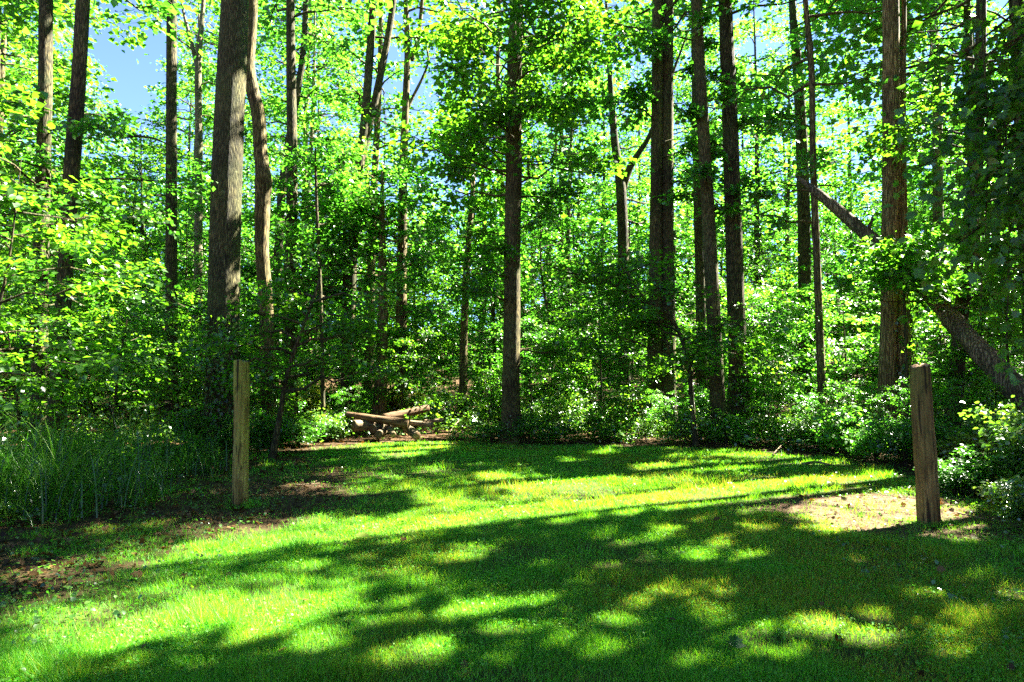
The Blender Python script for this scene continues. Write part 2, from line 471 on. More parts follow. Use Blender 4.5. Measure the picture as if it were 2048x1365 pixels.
def wood_mat(name, c0, c1, moss, moss_lo, moss_hi, scale=(40, 40, 2.5), stain=0.0):
    """weathered grain along local z, moss towards a chosen height"""
    m, nt, N, L = new_mat(name)
    out = N.new("ShaderNodeOutputMaterial")
    bs = N.new("ShaderNodeBsdfPrincipled"); bs.inputs["Roughness"].default_value = 0.85; bs.inputs["Specular IOR Level"].default_value = 0.25
    tc = N.new("ShaderNodeTexCoord")
    mp = N.new("ShaderNodeMapping"); mp.inputs["Scale"].default_value = scale
    L.new(tc.outputs["Object"], mp.inputs[0])
    n1 = N.new("ShaderNodeTexNoise"); n1.inputs["Scale"].default_value = 1; n1.inputs["Detail"].default_value = 7; n1.inputs["Roughness"].default_value = 0.7
    L.new(mp.outputs[0], n1.inputs[0])
    cr = ramp(N, [(0.3, tuple(x * 0.35 for x in c0)), (0.45, c0), (0.7, c1)])
    L.new(n1.outputs[0], cr.inputs[0])
    n2 = N.new("ShaderNodeTexNoise"); n2.inputs["Scale"].default_value = 3.5; n2.inputs["Detail"].default_value = 5
    mp2 = N.new("ShaderNodeMapping"); mp2.inputs["Scale"].default_value = (1, 1, 0.35); L.new(tc.outputs["Object"], mp2.inputs[0]); L.new(mp2.outputs[0], n2.inputs[0])
    sx = N.new("ShaderNodeSeparateXYZ"); L.new(tc.outputs["Object"], sx.inputs[0])
    mr = N.new("ShaderNodeMapRange"); mr.inputs[1].default_value = moss_lo; mr.inputs[2].default_value = moss_hi
    L.new(sx.outputs[2], mr.inputs[0])
    ad = N.new("ShaderNodeMath"); ad.operation = 'MULTIPLY'; L.new(mr.outputs[0], ad.inputs[0])
    mr2 = N.new("ShaderNodeMapRange"); mr2.inputs[1].default_value = 0.3; mr2.inputs[2].default_value = 0.65; L.new(n2.outputs[0], mr2.inputs[0])
    L.new(mr2.outputs[0], ad.inputs[1])
    mx = N.new("ShaderNodeMixRGB"); L.new(ad.outputs[0], mx.inputs[0]); L.new(cr.outputs[0], mx.inputs[1]); mx.inputs[2].default_value = (*moss, 1)
    mu = N.new("ShaderNodeMixRGB"); mu.blend_type = 'MULTIPLY'; mu.inputs[0].default_value = 0.8
    r3 = ramp(N, [(0.3, (0.45, 0.42, 0.4)), (0.6, (1, 1, 1))]); L.new(n2.outputs[0], r3.inputs[0])
    L.new(mx.outputs[0], mu.inputs[1]); L.new(r3.outputs[0], mu.inputs[2])
    zb = N.new("ShaderNodeMapRange"); zb.inputs[1].default_value = 0.02; zb.inputs[2].default_value = 0.42; L.new(sx.outputs[2], zb.inputs[0])
    nb = N.new("ShaderNodeMath"); nb.operation = 'MULTIPLY_ADD'; nb.inputs[1].default_value = .7; L.new(n2.outputs[0], nb.inputs[0]); L.new(zb.outputs[0], nb.inputs[2])
    rb = ramp(N, [(0.25, (0.42, 0.36, 0.3)), (0.75, (1, 1, 1))]); L.new(nb.outputs[0], rb.inputs[0])
    mb = N.new("ShaderNodeMixRGB"); mb.blend_type = 'MULTIPLY'; mb.inputs[0].default_value = stain; L.new(mu.outputs[0], mb.inputs[1]); L.new(rb.outputs[0], mb.inputs[2])
    n5 = N.new("ShaderNodeTexNoise"); n5.inputs["Scale"].default_value = 9; n5.inputs["Detail"].default_value = 6; n5.inputs["Roughness"].default_value = .75
    mp5 = N.new("ShaderNodeMapping"); mp5.inputs["Scale"].default_value = (1.6, 1.6, .5); L.new(tc.outputs["Object"], mp5.inputs[0]); L.new(mp5.outputs[0], n5.inputs[0])
    r5 = ramp(N, [(0.36, (0.3, 0.27, 0.24)), (0.46, (1, 1, 1)), (0.62, (1, 1, 1)), (0.72, (1.45, 1.4, 1.35))]); L.new(n5.outputs[0], r5.inputs[0])
    m5 = N.new("ShaderNodeMixRGB"); m5.blend_type = 'MULTIPLY'; m5.inputs[0].default_value = .9; L.new(mb.outputs[0], m5.inputs[1]); L.new(r5.outputs[0], m5.inputs[2])
    n7 = N.new("ShaderNodeTexNoise"); n7.inputs["Scale"].default_value = 1; n7.inputs["Detail"].default_value = 3
    mp7 = N.new("ShaderNodeMapping"); mp7.inputs["Scale"].default_value = (22, 22, 1.1); mp7.inputs["Location"].default_value = (3, 1, 7); L.new(tc.outputs["Object"], mp7.inputs[0]); L.new(mp7.outputs[0], n7.inputs[0])
    r7 = ramp(N, [(0.37, (0.12, 0.10, 0.08)), (0.43, (1, 1, 1))]); L.new(n7.outputs[0], r7.inputs[0])
    m7 = N.new("ShaderNodeMixRGB"); m7.blend_type = 'MULTIPLY'; m7.inputs[0].default_value = stain; L.new(m5.outputs[0], m7.inputs[1]); L.new(r7.outputs[0], m7.inputs[2])
    L.new(m7.outputs[0], bs.inputs["Base Color"])
    bp = N.new("ShaderNodeBump"); bp.inputs["Strength"].default_value = 0.9; bp.inputs["Distance"].default_value = 0.02
    L.new(n1.outputs[0], bp.inputs["Height"]); L.new(bp.outputs[0], bs.inputs["Normal"])
    L.new(bs.outputs[0], out.inputs[0])
    return m


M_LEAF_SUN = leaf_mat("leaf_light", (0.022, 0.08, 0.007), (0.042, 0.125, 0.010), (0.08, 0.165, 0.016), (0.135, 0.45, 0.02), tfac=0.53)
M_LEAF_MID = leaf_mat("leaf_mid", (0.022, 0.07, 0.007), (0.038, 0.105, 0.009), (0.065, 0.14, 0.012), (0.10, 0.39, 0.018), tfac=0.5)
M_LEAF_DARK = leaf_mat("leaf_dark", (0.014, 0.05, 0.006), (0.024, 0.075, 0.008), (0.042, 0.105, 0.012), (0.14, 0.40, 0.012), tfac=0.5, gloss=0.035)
M_LEAF_LOW = leaf_mat("leaf_shrub", (0.028, 0.09, 0.012), (0.048, 0.13, 0.016), (0.085, 0.17, 0.022), (0.20, 0.46, 0.022), tfac=0.42, gloss=0.08)
M_LEAF_YEL = leaf_mat("leaf_yellowish", (0.06, 0.10, 0.01), (0.10, 0.14, 0.014), (0.15, 0.18, 0.02), (0.36, 0.48, 0.03), tfac=0.45)
M_BLADE = leaf_mat("tall_grass_blade", (0.008, 0.035, 0.003), (0.02, 0.08, 0.006), (0.10, 0.18, 0.025), (0.08, 0.28, 0.015), tfac=0.3, gloss=0.04)
M_GRASS = leaf_mat("lawn_blade", (0.010, 0.14, 0.004), (0.04, 0.25, 0.007), (0.20, 0.40, 0.07), (0.20, 0.56, 0.008), tfac=0.42, gloss=0.012, rough=0.5,
                   attr="dry", attr_col=(0.25, 0.21, 0.012), attr_trans=(0.45, 0.40, 0.03))
M_LITTER = leaf_mat("dead_leaf", (0.018, 0.010, 0.004), (0.055, 0.031, 0.011), (0.14, 0.085, 0.03), (0.12, 0.06, 0.012), tfac=0.2, gloss=0.008, rough=0.5)
M_STRAW = leaf_mat("dry_needle", (0.012, 0.006, 0.003), (0.05, 0.028, 0.013), (0.16, 0.10, 0.055), (0.2, 0.1, 0.04), tfac=0.15, gloss=0.008, rough=0.5)

M_BARK_BIG = bark_mat("bark_ridged_grey", (0.018, 0.016, 0.006), (0.155, 0.14, 0.058), moss=(0.055, 0.075, 0.02), moss_amt=0.55, scale=(20, 20, 2.2), bump=1.0, dist=0.05)
M_BARK_DARK = bark_mat("bark_dark", (0.016, 0.013, 0.006), (0.13, 0.105, 0.045), moss=(0.03, 0.05, 0.014), moss_amt=0.5)
M_BARK_BROWN = bark_mat("bark_brown", (0.032, 0.022, 0.008), (0.235, 0.18, 0.075), moss=(0.07, 0.075, 0.02), moss_amt=0.5, scale=(12, 12, 1.5))
M_BARK_PALE = bark_mat("bark_pale", (0.06, 0.05, 0.03), (0.26, 0.22, 0.14), moss=(0.09, 0.11, 0.03), moss_amt=0.6)
M_BARK_OLIVE = bark_mat("bark_olive_fine", (0.02, 0.016, 0.006), (0.17, 0.14, 0.055), moss=(0.055, 0.075, 0.018), moss_amt=0.5, scale=(22, 22, 2.4))
M_BARK_WARM = bark_mat("bark_warm_torn", (0.055, 0.034, 0.012), (0.40, 0.28, 0.11), moss=(0.09, 0.10, 0.025), moss_amt=0.4, scale=(15, 15, 1.2), bump=0.9)
M_DEAD = bark_mat("bark_dead_log", (0.035, 0.027, 0.014), (0.28, 0.22, 0.12), moss=(0.05, 0.07, 0.02), moss_amt=0.35, scale=(14, 14, 1.4), bump=0.9)
M_BLOND = wood_mat("bare_wood", (0.15, 0.105, 0.05), (0.34, 0.26, 0.15), (0.1, 0.1, 0.03), 90, 100)
M_OLDCUT = wood_mat("weathered_end", (0.10, 0.065, 0.03), (0.2, 0.13, 0.07), (0.1, 0.1, 0.03), 90, 100, scale=(12, 12, 12))
M_ORANGE = wood_mat("rotting_wood_orange", (0.085, 0.045, 0.014), (0.24, 0.155, 0.07), (0.1, 0.1, 0.03), 90, 100, scale=(26, 26, 2))
M_CUT = wood_mat("sawn_end", (0.25, 0.15, 0.07), (0.42, 0.28, 0.14), (0.1, 0.1, 0.03), 90, 100, scale=(12, 12, 12))
M_POST_L = wood_mat("post_wood_mossy", (0.24, 0.18, 0.04), (0.48, 0.39, 0.11), (0.17, 0.24, 0.018), 0.3, 1.5, stain=1.0)
M_POST_R = wood_mat("post_wood_brown", (0.17, 0.105, 0.026), (0.38, 0.255, 0.075), (0.10, 0.11, 0.018), 0.5, 1.7, stain=.9)


def ground_mat():
    m, nt, N, L = new_mat("ground")
    out = N.new("ShaderNodeOutputMaterial")
    bs = N.new("ShaderNodeBsdfPrincipled"); bs.inputs["Roughness"].default_value = 0.95; bs.inputs["Specular IOR Level"].default_value = 0.1
    tc = N.new("ShaderNodeTexCoord")

    def noise(scale, det=6, rough=0.6):
        n = N.new("ShaderNodeTexNoise"); n.inputs["Scale"].default_value = scale; n.inputs["Detail"].default_value = det; n.inputs["Roughness"].default_value = rough
        L.new(tc.outputs["Object"], n.inputs[0]); return n
    n1, n2, n3 = noise(2.2), noise(28, 5, 0.7), noise(95, 3, 0.7)
    soil = ramp(N, [(0.3, (0.014, 0.009, 0.004)), (0.55, (0.036, 0.024, 0.009)), (0.75, (0.075, 0.05, 0.02))]); L.new(n2.outputs[0], soil.inputs[0])
    straw = ramp(N, [(0.38, (0.014, 0.007, 0.0035)), (0.49, (0.058, 0.032, 0.018)), (0.62, (0.16, 0.10, 0.06))]); n6 = noise(9, 6, .75)
    sm = N.new("ShaderNodeMath"); sm.operation = 'MULTIPLY_ADD'; sm.inputs[1].default_value = .55; L.new(n6.outputs[0], sm.inputs[0])
    s2 = N.new("ShaderNodeMath"); s2.operation = 'MULTIPLY'; s2.inputs[1].default_value = .5; L.new(n3.outputs[0], s2.inputs[0]); L.new(s2.outputs[0], sm.inputs[2])
    L.new(sm.outputs[0], straw.inputs[0])
    turf = ramp(N, [(0.3, (0.008, 0.03, 0.003)), (0.5, (0.02, 0.06, 0.004)), (0.7, (0.05, 0.075, 0.008))]); L.new(n3.outputs[0], turf.inputs[0])
    floor = ramp(N, [(0.3, (0.02, 0.011, 0.005)), (0.5, (0.055, 0.03, 0.012)), (0.7, (0.12, 0.07, 0.03))]); L.new(n2.outputs[0], floor.inputs[0])

    def attr(k):
        a = N.new("ShaderNodeAttribute"); a.attribute_name = k; return a.outputs["Fac"]
    x1 = N.new("ShaderNodeMixRGB"); L.new(attr("wood"), x1.inputs[0]); L.new(soil.outputs[0], x1.inputs[1]); L.new(floor.outputs[0], x1.inputs[2])
    x2 = N.new("ShaderNodeMixRGB"); L.new(attr("straw"), x2.inputs[0]); L.new(x1.outputs[0], x2.inputs[1]); L.new(straw.outputs[0], x2.inputs[2])
    x3 = N.new("ShaderNodeMixRGB"); L.new(attr("grass"), x3.inputs[0]); L.new(x2.outputs[0], x3.inputs[1]); L.new(turf.outputs[0], x3.inputs[2])
    L.new(x3.outputs[0], bs.inputs["Base Color"])
    bp = N.new("ShaderNodeBump"); bp.inputs["Strength"].default_value = 0.8; bp.inputs["Distance"].default_value = 0.02
    L.new(n2.outputs[0], bp.inputs["Height"]); L.new(bp.outputs[0], bs.inputs["Normal"])
    L.new(bs.outputs[0], out.inputs[0])
    return m


# ------------------------------------------------------------------ ground
def axis(lo, hi, a, b, step):
    fine = np.arange(a, b + 1e-6, step)
    left = a - np.geomspace(step * 1.3, a - lo, 34) if lo < a else []
    right = b + np.geomspace(step * 1.3, hi - b, 34)
    return np.concatenate([np.sort(left), fine, right])


gx = axis(-420, 420, -12, 12, 0.16); gy = axis(-300, 600, 0, 26, 0.16)
X, Y = np.meshgrid(gx, gy)
Xf, Yf = X.ravel(), Y.ravel()
Z = ground_z(Xf, Yf)
nx, ny = len(gx), len(gy)
ii = (np.arange(ny - 1)[:, None] * nx + np.arange(nx - 1)[None, :]).ravel()
T = np.concatenate([np.stack([ii, ii + 1, ii + nx + 1], 1), np.stack([ii, ii + nx + 1, ii + nx], 1)])
out_d = -sdist(Xf, Yf, CLEAR)
me = tri_mesh("ground", np.stack([Xf, Yf, Z], 1), T, ground_mat(), True,
              {"grass": grass_density(Xf, Yf), "straw": np.clip(dirt_right(Xf, Yf) + 0.25 * dirt_left(Xf, Yf), 0, 1), "wood": sstep(-0.5, 1.5, out_d)})
link("ground", me, kind="structure", label="flat woodland clearing floor of soil turf and leaf litter")


def scatter(n, x0, x1, y0, y1, power=2.0, rng=RNG):
    """points in view with density falling with distance"""
    u = rng.random(n)
    y = y0 * (y1 / y0) ** u if power == 2 else (y0 + (y1 - y0) * u)
    x = rng.uniform(x0, x1, n) * y
    return x, y


# ------------------------------------------------------------------ lawn grass (one uncountable mass)
def blades(x, y, h, w, rng, lean=0.5, dirs=None):
    n = len(x)
    a = rng.uniform(0, 2 * math.pi, n)
    z = ground_z(x, y)
    bx, by = np.cos(a) * w, np.sin(a) * w
    l = rng.normal(0, lean, (n, 2)) * h[:, None]
    V = np.zeros((n, 3, 3))
    V[:, 0] = np.stack([x - bx, y - by, z - 0.004], 1)
    V[:, 1] = np.stack([x + bx, y + by, z - 0.004], 1)
    V[:, 2] = np.stack([x + l[:, 0], y + l[:, 1], z + h], 1)
    return V.reshape(-1, 3), np.arange(3 * n).reshape(-1, 3)


def lawn():
    rng = np.random.default_rng(3)
    n = 900000
    x, y = scatter(n, -0.83, 0.83, 3.1, 21.5, 2, rng)
    d = grass_density(x, y)
    k = rng.random(n) < d * 0.95
    x, y = x[k], y[k]
    k2 = np.arange(len(x)) < 520000
    x, y = x[k2], y[k2]
    far = np.clip(y / 6, 0.8, 3)
    tall = .75 + .5 * vnoise(x * 6, y * 6, 83) + 1.7 * sstep(0.58, 0.8, fbm(x * 2.3, y * 2.3, 81))
    h = (0.022 + 0.03 * rng.random(len(x))) * tall * (0.85 + 0.2 * far)
    w = (0.0017 + 0.0016 * rng.random(len(x))) * far
    V, T = blades(x, y, h, w, rng)
    dry = np.clip(dryness(x, y) * (rng.random(len(x)) < 0.45) + 0.8 * (rng.random(len(x)) < 0.06), 0, 1)
    # small clover-like leaves between the blades
    m = 110000
    xc, yc = scatter(m, -0.83, 0.83, 3.1, 21.0, 2, rng)
    kk = rng.random(m) < grass_density(xc, yc) * sstep(0.35, 0.6, fbm(xc * 1.2 + 5, yc * 1.2, 91))
    xc, yc = xc[kk], yc[kk]
    zc = ground_z(xc, yc) + 0.012 + 0.03 * rng.random(len(xc))
    A = rng.normal(size=(len(xc), 3)); A[:, 2] *= 0.25
    Nn = np.array([0, 0, 1.0]) + rng.normal(0, 0.4, (len(xc), 3))
    Vc, Tc = leaves_arrays(np.stack([xc, yc, zc], 1), A, Nn, (0.012 + 0.012 * rng.random(len(xc))) * np.clip(yc / 6, 0.9, 2.5), 1.1, 'fold')
    attr = np.concatenate([np.repeat(dry, 3), np.zeros(len(Vc))])
    me = tri_mesh("lawn_grass", np.concatenate([V, Vc]), np.concatenate([T, Tc + len(V)]), M_GRASS, False, {"dry": attr})
    link("lawn_grass", me, kind="stuff", label="short mown grass and clover covering the clearing", category="grass")


lawn()


def litter():
    rng = np.random.default_rng(5)
    # dead leaves
    n = 60000
    x, y = scatter(n, -0.95, 0.95, 3.0, 30, 2, rng)
    oc = -sdist(x, y, CLEAR); og = -sdist(x, y, GRASS)
    p = 0.6 * sstep(-0.5, 0.7, og + 0.8 * (fbm(x, y, 17) - 0.5)) * np.where(x < 1, 1, 0.5) * (1 - 0.7 * sstep(2, 6, oc)) + 0.004
    p = np.maximum(p * np.where(x < -2, 1, 0.6), .12 * dirt_right(x, y))
    k = rng.random(n) < p
    x, y = x[k], y[k]
    z = ground_z(x, y) + 0.006 + 0.03 * rng.random(len(x))
    A = rng.normal(size=(len(x), 3)); A[:, 2] *= 0.35
    N = np.array([0, 0, 1.0]) + rng.normal(0, 0.5, (len(x), 3))
    S = (0.03 + 0.045 * rng.random(len(x)) ** 1.5) * np.clip(y / 9, 0.9, 1.8)
    near = y < 11
    V1, T1 = leaves_arrays(np.stack([x, y, z], 1)[near], A[near], N[near], S[near] * 1.1, 0.9, 'maple')
    V2, T2 = leaves_arrays(np.stack([x, y, z], 1)[~near], A[~near], N[~near], S[~near], 0.9, 'fold')
    me = tri_mesh("leaf_litter", np.concatenate([V1, V2]), np.concatenate([T1, T2 + len(V1)]), M_LITTER)
    link("leaf_litter", me, kind="stuff", label="brown dead leaves strewn along the left edge of the lawn", category="leaf litter")
    # dry needles and stalks over the bare patches
    n = 70000
    x = rng.uniform(-5, 7, n); y = rng.uniform(4, 16, n)
    k = rng.random(n) < np.clip(dirt_right(x, y) * 0.9 + dirt_left(x, y) * 0.25 + 0.05 * (x > 2.5), 0, 1) * np.clip(sdist(x, y, CLEAR) + 0.3, 0, 1)
    x, y = x[k], y[k]
    a = rng.uniform(0, 6.28, len(x)); ln = 0.05 + 0.11 * rng.random(len(x)); z = ground_z(x, y) + 0.003 + 0.018 * rng.random(len(x))
    V = np.zeros((len(x), 3, 3)); w = 0.0025 + 0.003 * rng.random(len(x))
    V[:, 0] = np.stack([x - np.sin(a) * w, y + np.cos(a) * w, z], 1); V[:, 1] = np.stack([x + np.sin(a) * w, y - np.cos(a) * w, z], 1)
    V[:, 2] = np.stack([x + np.cos(a) * ln, y + np.sin(a) * ln, z + rng.normal(0, 0.008, len(x))], 1)
    me = tri_mesh("pine_straw", V.reshape(-1, 3), np.arange(3 * len(x)).reshape(-1, 3), M_STRAW)
    link("pine_straw", me, kind="stuff", label="dry tan needles covering the bare soil around the right post", category="pine straw")
    # low green seedlings over the bare soil on the right and the litter on the left
    n = 26000
    x, y = scatter(n, -0.85, 0.85, 3.2, 14, 2, rng)
    p = np.where(x > 0, 0.8 * sstep(2.5, 4.0, x) * (1 - 0.65 * (np.hypot((x - 4.5) / 1.3, (y - 8.6) / 1.2) < 1)), 0.75 * sstep(-2.4, -3.2, x))
    p = p * sstep(0.35, 0.62, fbm(x * 1.8, y * 1.8, 44))
    k = rng.random(n) < p
    x, y = x[k], y[k]
    z = ground_z(x, y) + 0.02 + 0.05 * rng.random(len(x))
    A = rng.normal(size=(len(x), 3)); A[:, 2] *= 0.3
    N = np.array([0, 0, 1.0]) + rng.normal(0, 0.35, (len(x), 3))
    V, T = leaves_arrays(np.stack([x, y, z], 1), A, N, 0.018 + 0.03 * rng.random(len(x)), 0.95, 'oval')
    link("ground_cover", tri_mesh("ground_cover", V, T, M_LEAF_MID), kind="stuff", label="small round green seedlings over bare soil at the lawn edges", category="ground cover")


litter()


# ------------------------------------------------------------------ trees
def catmull(P, n):
    P = np.asarray(P, float)
    Q = np.concatenate([[2 * P[0] - P[1]], P, [2 * P[-1] - P[-2]]])
    res = []
    k = len(P) - 1
    for s in np.linspace(0, k - 1e-6, n):
        i = int(s); t = s - i
        a, b, c, d = Q[i:i + 4]
        res.append(0.5 * ((2 * b) + (-a + c) * t + (2 * a - 5 * b + 4 * c - d) * t * t + (-a + 3 * b - 3 * c + d) * t ** 3))
    return np.array(res)


def grow_limbs(wood, base_fn, z0, z1, count, length, rng, az=None, rise=0.35, r=0.035, sub=3, spray_r=0.6, taper=0.6, world_space=True):
    """limbs off a trunk; returns spray centres, radii, directions. base_fn(z) -> point on trunk"""
    Cn, R, D = [], [], []
    for q in range(count):
        t = (q + rng.random()) / count
        z = z0 + (z1 - z0) * t
        p0 = base_fn(z)
        a = q * 2.399 + rng.normal(0, 0.4) if az is None else rng.choice(az) + rng.normal(0, 0.45)
        L = length * (1 - taper * t) * rng.uniform(0.65, 1.2)
        s = np.linspace(0, 1, 6)
        best = None
        for attempt in range(7 if world_space else 1):
            d = np.array([math.cos(a), math.sin(a), 0.0])
            ri = rise * rng.uniform(0.4, 1.5)
            pts = p0[None] + d[None] * (L * s)[:, None]
            pts[:, 2] += L * (ri * s - 0.45 * ri * s * s)
            pts[1:, :] += rng.normal(0, 0.035 * L, (5, 3))
            if not world_space:
                best = (0, pts, d, a); break
            sc = over_gap(pts[1:]).mean()
            if best is None or sc < best[0]:
                best = (sc, pts, d, a)
            if sc == 0:
                break
            a += 0.9
        sc, pts, d, a = best
        if sc > 0.45:
            continue
        rr = r * (L / max(length, 0.1)) ** 0.7
        wood.tube(pts, np.linspace(rr, rr * 0.18, 6), 5, cap=False)
        Cn.append(pts[-1]); R.append(spray_r * rng.uniform(0.7, 1.2)); D.append(d)
        for j in range(sub):
            f = rng.uniform(0.3, 0.95)
            i = int(f * 5); b0 = pts[i] + (pts[min(i + 1, 5)] - pts[i]) * (f * 5 - i)
            an = a + (1 if j % 2 else -1) * rng.uniform(0.5, 1.2)
            l2 = L * rng.uniform(0.22, 0.45)
            d2 = np.array([math.cos(an), math.sin(an), rng.normal(0.08, 0.15)])
            e = b0 + d2 * l2
            if world_space and over_gap(np.array([(b0 + e) / 2, e])).mean() > .4:
                continue
            wood.tube([b0, b0 + d2 * l2 * 0.5 + rng.normal(0, 0.03 * L, 3), e], [rr * 0.4, rr * 0.25, rr * 0.1], 3, cap=False)
            Cn.append(e - d2 * 0.3 * spray_r); R.append(spray_r * rng.uniform(0.6, 1.1)); D.append(d2)
            if rng.random() < 0.7:
                Cn.append(b0 + d2 * l2 * 0.4); R.append(spray_r * 0.7); D.append(d2)
    return Cn, R, D


def stem_from_px(stem, Y, top=None, n=26, base=True):
    """[(px, py, width_px) ... from top to bottom] -> world points bottom-up and radii"""
    pts = [at(px, py, Y) for px, py, w in stem][::-1]
    rad = [w * 0.5 / F * Y for px, py, w in stem][::-1]
    if base:
        p0, p1 = pts[0], pts[1]
        zg = float(ground_z(np.array([p0[0]]), np.array([Y]))[0])
        if p0[2] > zg:
            sl = (p1 - p0) / max(p1[2] - p0[2], 0.1)
            b = p0 + sl * (zg - 0.15 - p0[2])
            pts.insert(0, b); rad.insert(0, rad[0] * 1.06)
        else:
            pts[0][2] = zg - 0.15
    if top is not None and top > pts[-1][2] + 0.5:
        d = (pts[-1] - pts[-2]) / (pts[-1][2] - pts[-2][2])
        h = top - pts[-1][2]
        k = 3
        rl = rad[-1]
        p = pts[-1].copy()
        for i in range(1, k + 1):
            p = p + (d * np.array([0.6, 0.6, 1])) * (h / k)
            pts.append(p.copy()); rad.append(rl * (1 - 0.75 * i / k))
    P = catmull(pts, n)
    s = np.linspace(0, len(pts) - 1, n)
    Rr = np.interp(s, np.arange(len(pts)), rad)
    return P, Rr


def tree_px(label, stems, Y, top, bark, crown=None, name="tree", cat="tree", group=None, sides=14, ridge=0.03, seed=0, n=30, flare=0.35, bare_branches=(), leafmat=None, leafsize=0.15, extra=None, burls=()):
    rng = np.random.default_rng(100 + seed)
    wood = Wood()
    first = None
    for k, st in enumerate(stems):
        tp = top if k == 0 else top * 0.9
        P, R = stem_from_px(st, Y + 0.12 * k, tp, n, base=True if k == 0 or st[-1][1] > 700 else False)
        lob = None
        if P[0][2] < 1.5:
            R = R * (1 + (flare + .25) * np.exp(-(P[:, 2] - P[0][2]) / 0.4))
            lob = .3 * np.exp(-(P[:, 2] - P[0][2]) / 0.45)
        for (bpx, bpy, bw) in burls:
            bz = at(bpx, bpy, Y)[2]
            R = R * (1 + bw * np.exp(-((P[:, 2] - bz) / 0.22) ** 2))
        wood.tube(P, R, sides, ridge, seed + k, lobes=lob)
        if first is None:
            first = (P, R)
    P0, R0 = first
    org = P0[0].copy(); org[2] += 0.15
    root = link(name, None, loc=org, label=label, category=cat, group=group)
    fn = lambda z: np.array([np.interp(z, P0[:, 2], P0[:, 0]), np.interp(z, P0[:, 2], P0[:, 1]), z])
    allP, allA, allN, allS = [], [], [], []
    for c in (crown or []):
        Cn, R, D = grow_limbs(wood, fn, c['z0'], c['z1'], c['n'], c['len'], rng, az=c.get('az'), rise=c.get('rise', 0.3), r=c.get('r', 0.04), sub=c.get('sub', 3), spray_r=c.get('sr', 0.7), taper=c.get('taper', 0.4))
        p, a, nn, s = spray_leaves(Cn, R, D, c.get('per', 34), c.get('size', leafsize), rng, flat=c.get('flat', 0.25), tilt=c.get('tilt', 0.45))
        allP.append(p); allA.append(a); allN.append(nn); allS.append(s)
    for (pts, w0, w1, Yb) in bare_branches:
        Q = catmull([at(px, py, Yb + dy) for px, py, dy in pts], 10)
        wood.tube(Q, np.linspace(w0, w1, 10), 6, 0.03, seed)
    V, T = wood.arrays()
    link("trunk", tri_mesh("trunk", V - org, T, bark, True), root)
    if allP:
        P = np.concatenate(allP); A = np.concatenate(allA); Nn = np.concatenate(allN); S = np.concatenate(allS)
        k = canopy_gaps(P)
        V, T = leaves_arrays(P[k], A[k], Nn[k], S[k], 0.85, 'fold')
        link("crown", tri_mesh("crown", V - org, T, leafmat or M_LEAF_MID), root)
    return root


def high(z0, z1, n=26, ln=4.5, per=14, size=0.22, sr=0.95, **k):
    return dict(z0=z0, z1=z1, n=n, len=ln, per=per, size=size, sr=sr, sub=4, r=0.05, **k)


# --- the trunks that stand round the clearing, left to right
tree_px("dark straight trunk nearest the left edge of the photo, half hidden by leaves", [[(92, 0, 25), (90, 200, 26), (84, 430, 27), (80, 640, 28), (80, 830, 30)]], 17, 22, M_BARK_DARK,
        [high(11.5, 21, 14, ln=3.2), dict(z0=2.2, z1=9, n=16, len=3.0, per=40, size=0.13, sr=0.6)], seed=1)
tree_px("dark trunk leaning right as it rises, with a bare branch reaching right", [[(166, 0, 26), (158, 150, 28), (150, 260, 30), (140, 400, 30), (130, 560, 28), (118, 760, 32)]], 16, 21, M_BARK_DARK,
        [high(12.5, 20, 12, ln=3), dict(z0=2.0, z1=8.2, n=12, len=3.2, per=32, size=0.13, sr=0.6)], seed=2,
        bare_branches=[([(152, 262, 0), (185, 250, 0.1), (240, 272, 0.3), (300, 275, 0.5), (360, 300, 0.8)], 0.07, 0.012, 16)])
tree_px("straight grey trunk between the leaning dark trunk and the massive ridged trunk", [[(344, 0, 20), (343, 240, 21), (343, 500, 22), (343, 700, 24), (344, 835, 26)]], 21, 24, M_BARK_DARK,
        [high(16.5, 23, 12)], seed=3)
tree_px("slim pale forked tree just left of the massive ridged trunk, against blue sky", [[(407, 0, 8), (402, 60, 11), (396, 130, 13), (398, 300, 15), (396, 600, 17), (396, 800, 18)], [(366, 20, 5), (380, 75, 8), (397, 140, 11)]], 27, 23, M_BARK_PALE,
        [high(13, 22, 9, ln=2.6, per=14)], seed=4, leafmat=M_LEAF_SUN)
tree_px("massive straight trunk with deeply ridged grey bark behind the left post", [[(470, 0, 54), (463, 150, 57), (455, 330, 59), (449, 520, 60), (447, 700, 62), (447, 860, 70)]], 17.5, 27, M_BARK_BIG,
        [high(15, 26, 30, ln=6.0)], sides=44, ridge=0.012, seed=5, n=70, flare=0.3)
tree_px("brown crooked trunk with a swollen knot, close beside the massive ridged trunk", [[(506, 0, 20), (502, 70, 22), (497, 130, 25), (505, 180, 26), (517, 230, 27), (521, 300, 27), (527, 355, 29), (525, 420, 30), (524, 500, 27), (530, 580, 27), (534, 660, 28), (536, 800, 30)]], 19, 24, M_BARK_BROWN,
        [high(15, 23, 16, ln=4)], sides=24, ridge=0.02, seed=6, n=60, burls=[(533, 365, 0.22)])
tree_px("dark leafy trunk right of the crooked brown trunk, rising past blue sky", [[(581, 0, 17), (582, 150, 19), (584, 300, 21), (583, 480, 23), (582, 650, 24), (582, 800, 26)]], 22, 22, M_BARK_DARK,
        [high(13.5, 21, 12, ln=3.0), dict(z0=3, z1=10, n=16, len=2.4, per=40, size=0.14, sr=0.6)], seed=7)
tree_px("thin grey trunk behind the dark leafy one, leaning slightly right", [[(612, 0, 11), (604, 130, 13), (570, 330, 15), (560, 450, 17), (552, 600, 18), (548, 790, 19)]], 28, 22, M_BARK_DARK,
        [high(13, 21, 8, ln=2.6)], seed=8)
